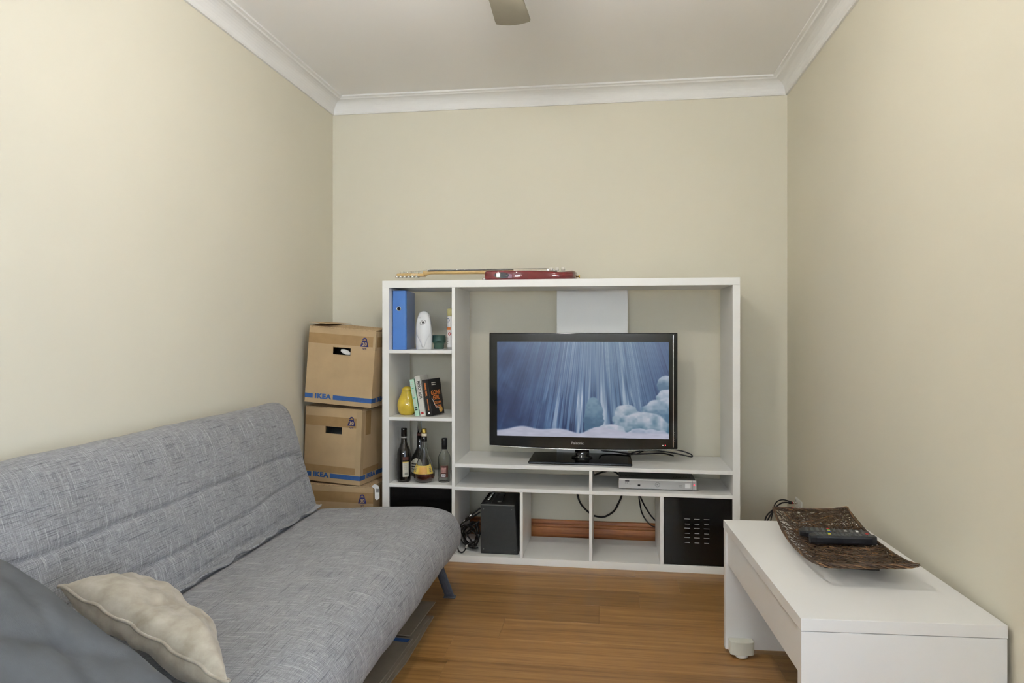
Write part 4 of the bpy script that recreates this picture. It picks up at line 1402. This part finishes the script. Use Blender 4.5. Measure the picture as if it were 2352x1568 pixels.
seat_prof = [(-1.070, 0.376), (-0.90, 0.394), (-0.75, 0.404), (-0.60, 0.408), (-0.50, 0.402), (-0.435, 0.382), (-0.398, 0.340), (-0.386, 0.290), (-0.392, 0.245), (-0.420, 0.218), (-0.52, 0.212), (-0.75, 0.205), (-1.00, 0.200), (-1.07, 0.215), (-1.100, 0.290), (-1.095, 0.350)]
mattress('seat_mattress', seat_prof, [(0.005, 0.006, 0.010, 0.0)], 0.0035, sofa, seed=1)
back_prof = [(-1.072, 0.400), (-1.106, 0.520), (-1.134, 0.610), (-1.162, 0.705), (-1.192, 0.795), (-1.222, 0.845), (-1.270, 0.868), (-1.325, 0.855), (-1.352, 0.800), (-1.335, 0.700), (-1.300, 0.580), (-1.262, 0.460), (-1.232, 0.365), (-1.19, 0.330), (-1.12, 0.335), (-1.078, 0.362)]
mattress('back_mattress', back_prof, [(0.150, 0.012, 0.008, 0.052), (0.258, 0.012, 0.008, 0.006), (0.012, 0.006, 0.01, 0.0)], 0.0025, sofa, seed=2)
pip = MB()
pts = []
for i in range(90):
    yy = SY0 - 0.02 - (SY0 - SY1 - 0.04) * i / 89
    pts.append((-1.055 + 0.006 * math.sin(i * 0.55) + 0.004 * math.sin(i * 1.3), yy, 0.392 + 0.004 * math.sin(i * 0.8 + 1)))
pip.tube(pts, 0.0042, 6)
po = obj('piping', pip, 'sofa_fabric', sofa)
flap = MB()
for i in range(89):
    a, b_ = pts[i], pts[i + 1]
    flap.add([(a[0] - 0.035, a[1], a[2] + 0.003), (b_[0] - 0.035, b_[1], b_[2] + 0.003), b_, a], [(0, 1, 2, 3)], True)
obj('seam_flap', flap, 'sofa_fabric', sofa)
for nm in (po.data, sofa.children[-1].data):
    uvl = nm.uv_layers.new(name='UVMap')
    for lp in nm.loops:
        c = nm.vertices[lp.vertex_index].co
        uvl.data[lp.index].uv = (c.y, c.x + c.z)
# steel frame and splayed legs
fr = MB()
for x in (-0.47, -1.02):
    fr.box(x - 0.018, x + 0.018, SY1 + 0.08, SY0 - 0.06, 0.178, 0.202)
for yy in (SY0 - 0.10, SY1 + 0.12):
    fr.box(-1.02, -0.47, yy - 0.016, yy + 0.016, 0.175, 0.199)
obj('frame', fr, 'slate_metal', sofa)


def sofa_leg(x0, x1, yy, s):
    lg = MB()
    lg.prism([(x0 - 0.022, 0.20), (x0 + 0.022, 0.20), (x1 + 0.020, 0.006), (x1 - 0.024, 0.006)], yy - 0.004, yy + 0.004)
    lg.prism([(x0 - 0.010, 0.20), (x0 + 0.008, 0.20), (x1 + 0.004, 0.022), (x1 - 0.014, 0.022)], yy - 0.020, yy - 0.004)
    lo = obj('leg', lg, 'slate_metal', sofa, 0.0015)
    obj('foot_plate', bx(x1 - 0.028, x1 + 0.026, yy - 0.016, yy + 0.012, 0.0005, 0.007), 'slate_metal', lo, 0.001)


for yy in (-0.475, SY1 + 0.03):
    sofa_leg(-0.515, -0.437, yy, 1)
    sofa_leg(-1.00, -1.08, yy, -1)


# ------------------------------------------------------------------ cushions
def cushion(name, label, corners, thick, m, seed, seam_m=None, pinch=1.0, n=36, crease=(), edge_in=0.07):
    """corners: near-left, near-right, far-right, far-left of the seam outline"""
    A, B, C, D_ = [Vector(c) for c in corners]
    nrm = ((C - A).cross(D_ - B)).normalized()
    if nrm.z < 0:
        nrm = -nrm
    ctr = (A + B + C + D_) / 4
    g = random.Random(seed)
    ph = [g.uniform(0, 6) for _ in range(10)]
    t = thing(name, label, 'cushion', ctr - nrm * thick)

    def surf(u, v, side):
        # pull the outline in between the corners
        uu, vv_ = u * 2 - 1, v * 2 - 1
        uu2 = uu * (1 - edge_in * (1 - vv_ * vv_))
        vv2 = vv_ * (1 - edge_in * (1 - uu * uu))
        a, b_ = (uu2 + 1) / 2, (vv2 + 1) / 2
        p = A * (1 - a) * (1 - b_) + B * a * (1 - b_) + C * a * b_ + D_ * (1 - a) * b_
        k = max(0.0, (1 - uu ** 4)) ** 0.5 * max(0.0, (1 - vv_ ** 4)) ** 0.5
        h = thick * k
        wr = 0.004 * math.sin(11 * u + 5 * v + ph[0]) + 0.003 * math.sin(17 * v - 9 * u + ph[1]) + 0.002 * math.sin(31 * u + 23 * v + ph[2])
        for (cu, cv_, ang, dep, wd) in crease:
            d = (u - cu) * math.sin(ang) - (v - cv_) * math.cos(ang)
            wr -= dep * math.exp(-(d / wd) ** 2)
        return p + nrm * side * (h + wr * k) - t.location
    mb = MB()
    for side in (1, -1):
        V = [surf(i / n, j / n, side) for j in range(n + 1) for i in range(n + 1)]
        F = []
        for j in range(n):
            for i in range(n):
                q = j * (n + 1) + i
                F.append((q, q + 1, q + n + 2, q + n + 1) if side > 0 else (q, q + n + 1, q + n + 2, q + 1))
        mb.add(V, F, True)
    me = mb.mesh('cover')
    bm = bmesh.new()
    bm.from_mesh(me)
    bmesh.ops.remove_doubles(bm, verts=bm.verts, dist=0.0004)
    bmesh.ops.recalc_face_normals(bm, faces=bm.faces)
    bm.to_mesh(me)
    bm.free()
    obj('cover', me, m, t)
    edge = [surf(i / n, 0, 1) for i in range(n)] + [surf(1, j / n, 1) for j in range(n)] + [surf(1 - i / n, 1, 1) for i in range(n)] + [surf(0, 1 - j / n, 1) for j in range(n + 1)]
    edge = [p + nrm * 0.003 * math.sin(i * 0.9) + Vector((0.002 * math.sin(i * 1.7), 0, 0)) for i, p in enumerate(edge)]
    obj('seam_edge', MB().tube(edge, 0.0042, 6), m, t)
    return t


cushion('cushion', 'slate grey cushion leaning against the sofa back', [(-1.08, -2.64, 0.755), (-0.60, -2.64, 0.485), (-0.565, -2.265, 0.468), (-1.085, -2.215, 0.725)], 0.058, 'cushion_grey', 2, edge_in=0.015, crease=((0.5, 0.5, 0.9, 0.010, 0.05), (0.3, 0.8, -0.4, 0.008, 0.04)))
cushion('cushion', 'beige suede cushion slumped on the seat beside the grey cushion', [(-1.040, -2.050, 0.592), (-0.500, -2.220, 0.478), (-0.690, -1.960, 0.452), (-1.055, -1.750, 0.490)], 0.062, 'cushion_suede', 6, crease=((0.5, 0.3, 1.2, 0.012, 0.04), (0.62, 0.95, 1.57, 0.012, 0.10)))

# ------------------------------------------------------------------ flattened cartons under the sofa
def sheet(label, pts, z0, z1, m, lift=0.0, marks=()):
    t = thing('flattened_carton', label, 'cardboard', (pts[0][0], pts[0][1], z0), group='flattened cartons under the sofa')
    ox, oy = pts[0]
    mb = MB()
    mb.prism([(x - ox, y - oy) for x, y in pts], 0, z1 - z0, 'z')
    o = obj('sheet', mb, m, t, 0.0008)
    for mk in marks:
        obj('blue_stripe', MB().prism([(x - ox, y - oy) for x, y in mk], z1 - z0 - 0.0003, z1 - z0 + 0.0006, 'z'), 'ink_blue', t)
    return t


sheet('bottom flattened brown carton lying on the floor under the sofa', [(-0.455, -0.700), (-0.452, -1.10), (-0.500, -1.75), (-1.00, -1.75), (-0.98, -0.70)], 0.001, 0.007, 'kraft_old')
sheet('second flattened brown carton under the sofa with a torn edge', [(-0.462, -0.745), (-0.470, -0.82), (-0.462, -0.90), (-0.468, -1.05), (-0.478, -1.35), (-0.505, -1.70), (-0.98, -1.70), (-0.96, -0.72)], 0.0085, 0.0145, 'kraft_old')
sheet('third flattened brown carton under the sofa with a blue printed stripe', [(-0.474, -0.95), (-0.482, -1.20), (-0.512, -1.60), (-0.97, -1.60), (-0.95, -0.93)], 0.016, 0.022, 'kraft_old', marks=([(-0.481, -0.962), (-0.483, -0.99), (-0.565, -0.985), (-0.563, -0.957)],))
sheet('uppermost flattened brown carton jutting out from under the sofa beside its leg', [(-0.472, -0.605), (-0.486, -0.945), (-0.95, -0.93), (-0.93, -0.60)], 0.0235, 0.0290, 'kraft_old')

# ------------------------------------------------------------------ coffee table
ct = thing('coffee_table', 'white panel-ended coffee table on casters against the wall', 'table', (0.970, -1.283, 0), (0, 0, R(2.9)))
HX, HY = 0.2435, 0.4545
obj('table_top', bx(-HX, HX, -HY, HY, 0.462, 0.4934), 'table_white', ct, 0.0012)
obj('leg_panel', bx(-HX + 0.001, HX - 0.001, -HY + 0.001, -HY + 0.030, 0.018, 0.4605), 'table_white', ct, 0.001)
obj('leg_panel', bx(-HX + 0.001, HX - 0.001, HY - 0.030, HY - 0.001, 0.018, 0.4605), 'table_white', ct, 0.001)
obj('apron', bx(-HX + 0.010, -HX + 0.028, -HY + 0.0305, HY - 0.0305, 0.336, 0.4590), 'table_white', ct, 0.001)
obj('apron', bx(HX - 0.028, HX - 0.010, -HY + 0.0305, HY - 0.0305, 0.336, 0.4590), 'table_white', ct, 0.001)
for sx_ in (-1, 1):
    for sy_ in (-1, 1):
        cx_, cy_ = sx_ * (HX - 0.055), sy_ * (HY - 0.0305)
        cs = MB()
        pts_ = [(cx_ + 0.043, cy_)] + [(cx_ + 0.043 * math.cos(a), cy_ - sy_ * (0.030 + 0.014 * math.sin(a))) for a in [math.pi * k / 14 for k in range(15)]] + [(cx_ - 0.043, cy_)]
        cs.prism(pts_, 0.014, 0.062, 'z')
        co_ = obj('caster_housing', cs, 'caster_white', ct, 0.002)
        wh = MB()
        wh.lathe([(0.010, 0.0), (0.021, 0.0015), (0.024, 0.006), (0.024, 0.014)], 20, (cx_, cy_ - sy_ * 0.022, 0.0005))
        obj('glide', wh, 'plate_white', co_)

# ------------------------------------------------------------------ woven twig tray with two remotes
TRX, TRY, TZ = 1.000, -1.190, 0.4934
tr = thing('woven_tray', 'dark woven twig tray with upswept ends on the coffee table', 'tray', (TRX, TRY, TZ), (0, 0, R(-1)))
THX, THY = 0.128, 0.312


def tray_p(s, t, dz=0.0):
    z = 0.020 + 0.036 * abs(t) ** 2.2 + 0.007 * abs(s) ** 4 + 0.005 * s
    return Vector((s * THX * (1 + 0.05 * (1 - t * t)), t * THY, z + dz))


wv = MB()
tones = []
g = random.Random(11)


def twig_add(mb, pts, r, n, tone):
    k0 = len(mb.v)
    mb.tube(pts, r, n)
    tones.extend([tone] * (len(mb.v) - k0))


for i in range(1350):
    s, t = g.uniform(-1, 1), g.uniform(-1, 1)
    a = g.gauss(0, 0.65) + (math.pi / 2 if g.random() < 0.35 else 0)
    L = g.uniform(0.06, 0.17)
    cv = g.uniform(-2.2, 2.2)
    pts = []
    dz = g.uniform(-0.003, 0.0045)
    for k in range(6):
        ds = L / 5
        s += math.cos(a) * ds / THX
        t += math.sin(a) * ds / THY
        a += cv * ds * 2
        if abs(s) > 1.0 or abs(t) > 1.0:
            break
        pts.append(tray_p(s, t, dz + 0.002 * math.sin(k * 2 + i)))
    if len(pts) < 3:
        continue
    twig_add(wv, pts, g.choice((0.0008, 0.0010, 0.0012, 0.0016)), 4, min(1, max(0, g.gauss(0.38, 0.30))))
for k in range(16):         # base lattice so that no twig hangs free
    v_ = -0.98 + 1.96 * k / 15
    twig_add(wv, [tray_p(-1 + 2 * j / 8, v_, -0.002) for j in range(9)], 0.0014, 4, 0.2)
for k in range(8):
    v_ = -0.97 + 1.94 * k / 7
    twig_add(wv, [tray_p(v_, -1 + 2 * j / 14, -0.002) for j in range(15)], 0.0014, 4, 0.2)
me = wv.mesh('weave')
at_ = me.attributes.new('tone', 'FLOAT', 'POINT')
at_.data.foreach_set('value', tones)
tag(obj('weave', me, 'twig', tr), kind='stuff')
# twisted rim
rim = MB()
tones = []


def rim_path(q):
    q = q % 4
    if q < 1:
        return tray_p(-1 + 2 * q, -1, 0.001)
    if q < 2:
        return tray_p(1, -1 + 2 * (q - 1), 0.001)
    if q < 3:
        return tray_p(1 - 2 * (q - 2), 1, 0.001)
    return tray_p(-1, 1 - 2 * (q - 3), 0.001)


for s_ in range(5):
    pts = []
    for i in range(261):
        q = 4 * i / 260
        p = rim_path(q)
        end = 1.0 if (q % 2) < 1 else 0.62
        w = s_ * 2 * math.pi / 5 + q * (15 if (q % 2) < 1 else 22)
        c = rim_path(q + 0.01) - rim_path(q - 0.01)
        c = c.normalized() if c.length > 0 else Vector((1, 0, 0))
        u_ = Vector((0, 0, 1))
        v2_ = c.cross(u_).normalized()
        pts.append(p + (u_ * math.cos(w) + v2_ * math.sin(w)) * (0.0046 + 0.0012 * math.sin(q * 9 + s_)) * end)
    twig_add(rim, pts, 0.0022, 5, (0.25, 0.85, 0.45, 0.7, 0.15)[s_])
me = rim.mesh('twisted_rim')
at_ = me.attributes.new('tone', 'FLOAT', 'POINT')
at_.data.foreach_set('value', tones)
obj('twisted_rim', me, 'twig', tr)
obj('base', bx(-0.078, 0.078, -0.165, 0.165, 0.0, 0.014), 'tray_base', tr, 0.001)


def remote(name, label, loc, rot, L, w, h, taper, cols, rows, colours):
    t = thing(name, label, 'remote', loc, rot, 'remote controls in the tray')
    rings = []
    for i in range(13):
        q = i / 12
        hw = w / 2 * (1 - taper * (0.5 - 0.5 * math.cos(math.pi * q)))
        e = min(1.0, 0.55 + 8 * min(q, 1 - q))
        rings.append([(-L / 2 + L * q, hw * e * y_, z_ * h * (0.9 if e < 1 else 1) + 0.0) for y_, z_ in ((-0.72, 0), (-0.95, 0.25), (-1, 0.75), (-0.9, 1), (0.9, 1), (1, 0.75), (0.95, 0.25), (0.72, 0))])
    body = obj('case', MB().loft(rings, False), 'remote_black', t, 0.001)
    for i in range(cols):
        for j in range(rows):
            x = -L / 2 + 0.022 + (L - 0.044) * i / (cols - 1)
            hw = w / 2 * (1 - taper * (0.5 - 0.5 * math.cos(math.pi * (x / L + 0.5))))
            yv = (j - (rows - 1) / 2) * hw * 1.5 / rows
            m_ = colours.get((i, j), 'remote_key')
            obj('button', bx(x - 0.0042, x + 0.0042, yv - 0.0032, yv + 0.0032, h - 0.001, h + 0.0016), m_, t)
    return t


remote('remote_control', 'slim black remote with coloured keys lying at the back of the tray', (1.018, -1.120, TZ + 0.0305), (R(3), R(-1.5), R(-9)), 0.215, 0.050, 0.020, 0.15, 11, 4, {(4, 3): 'key_red', (4, 2): 'key_green', (4, 1): 'key_yellow', (4, 0): 'key_blue', (7, 1): 'brushed_silver', (7, 2): 'brushed_silver', (9, 2): 'ink_white', (9, 1): 'ink_white'})
remote('remote_control', 'thick black remote with grey keys lying in front of the other remote', (1.022, -1.192, TZ + 0.0300), (R(-2), R(-1.5), R(-2)), 0.200, 0.052, 0.028, 0.05, 13, 3, {(3, 1): 'key_yellow', (12, 2): 'key_red', (3, 2): 'key_green'})

# ------------------------------------------------------------------ wall socket and aerial leads
ws = thing('wall_socket', 'white wall outlet plate low on the wall behind the coffee table', 'outlet', (XR, 0.205, 0.30))
obj('plate', bx(-0.008, -0.0005, -0.058, 0.058, -0.036, 0.036), 'plate_white', ws, 0.002)
obj('slot', bx(-0.0086, -0.0075, 0.038, 0.041, 0.016, 0.026), 'ink_black', ws)
for z in (0.015, -0.012):
    obj('aerial_port', MB().tube([(-0.008, 0.01, z), (-0.018, 0.01, z)], 0.0055, 12), 'chrome', ws)
obj('switch', bx(-0.013, -0.0075, -0.045, -0.033, -0.014, 0.008), 'plate_white', ws, 0.001)
ps = thing('power_adapter', 'white plug pack low on the wall beside the outlet plate', 'plug', (XR, 0.085, 0.265))
obj('case', bx(-0.030, -0.0005, -0.030, 0.030, -0.045, 0.030), 'plate_white', ps, 0.004)
for z, dz, lab_ in ((0.015, 0.0, 'black aerial lead plugged into the upper port of the outlet'), (-0.012, 0.0, 'black aerial lead plugged into the lower port of the outlet')):
    zz = 0.30 + z
    cable('aerial_lead', lab_, [(XR - 0.036, 0.215, zz), (XR - 0.07, 0.215, zz + 0.001), (XR - 0.095, 0.213, zz - 0.004 - z * 0.2), (XR - 0.135, 0.20, 0.272 + z * 0.4), (XR - 0.17, 0.19, 0.225 + z), (XR - 0.20 + z, 0.18, 0.16), (XR - 0.22 + z, 0.20, 0.06), (XR - 0.21 + z, 0.30, 0.008 + abs(z) * 0.1)], 0.0040,
          plugs=(('chrome', (XR - 0.0185, 0.215, zz), (XR - 0.030, 0.215, zz), 0.0052), ('key_red', (XR - 0.030, 0.215, zz), (XR - 0.034, 0.215, zz), 0.0054), ('satin_black', (XR - 0.034, 0.215, zz), (XR - 0.052, 0.215, zz), 0.0062)))
cable('aerial_lead', 'black lead arching from the outlet down behind the coffee table', [(XR - 0.036, 0.222, 0.318), (XR - 0.08, 0.222, 0.328), (XR - 0.115, 0.216, 0.312), (XR - 0.13, 0.205, 0.272), (XR - 0.15, 0.19, 0.20), (XR - 0.16, 0.19, 0.06), (XR - 0.15, 0.28, 0.006)], 0.0034)

bpy.context.view_layer.update()
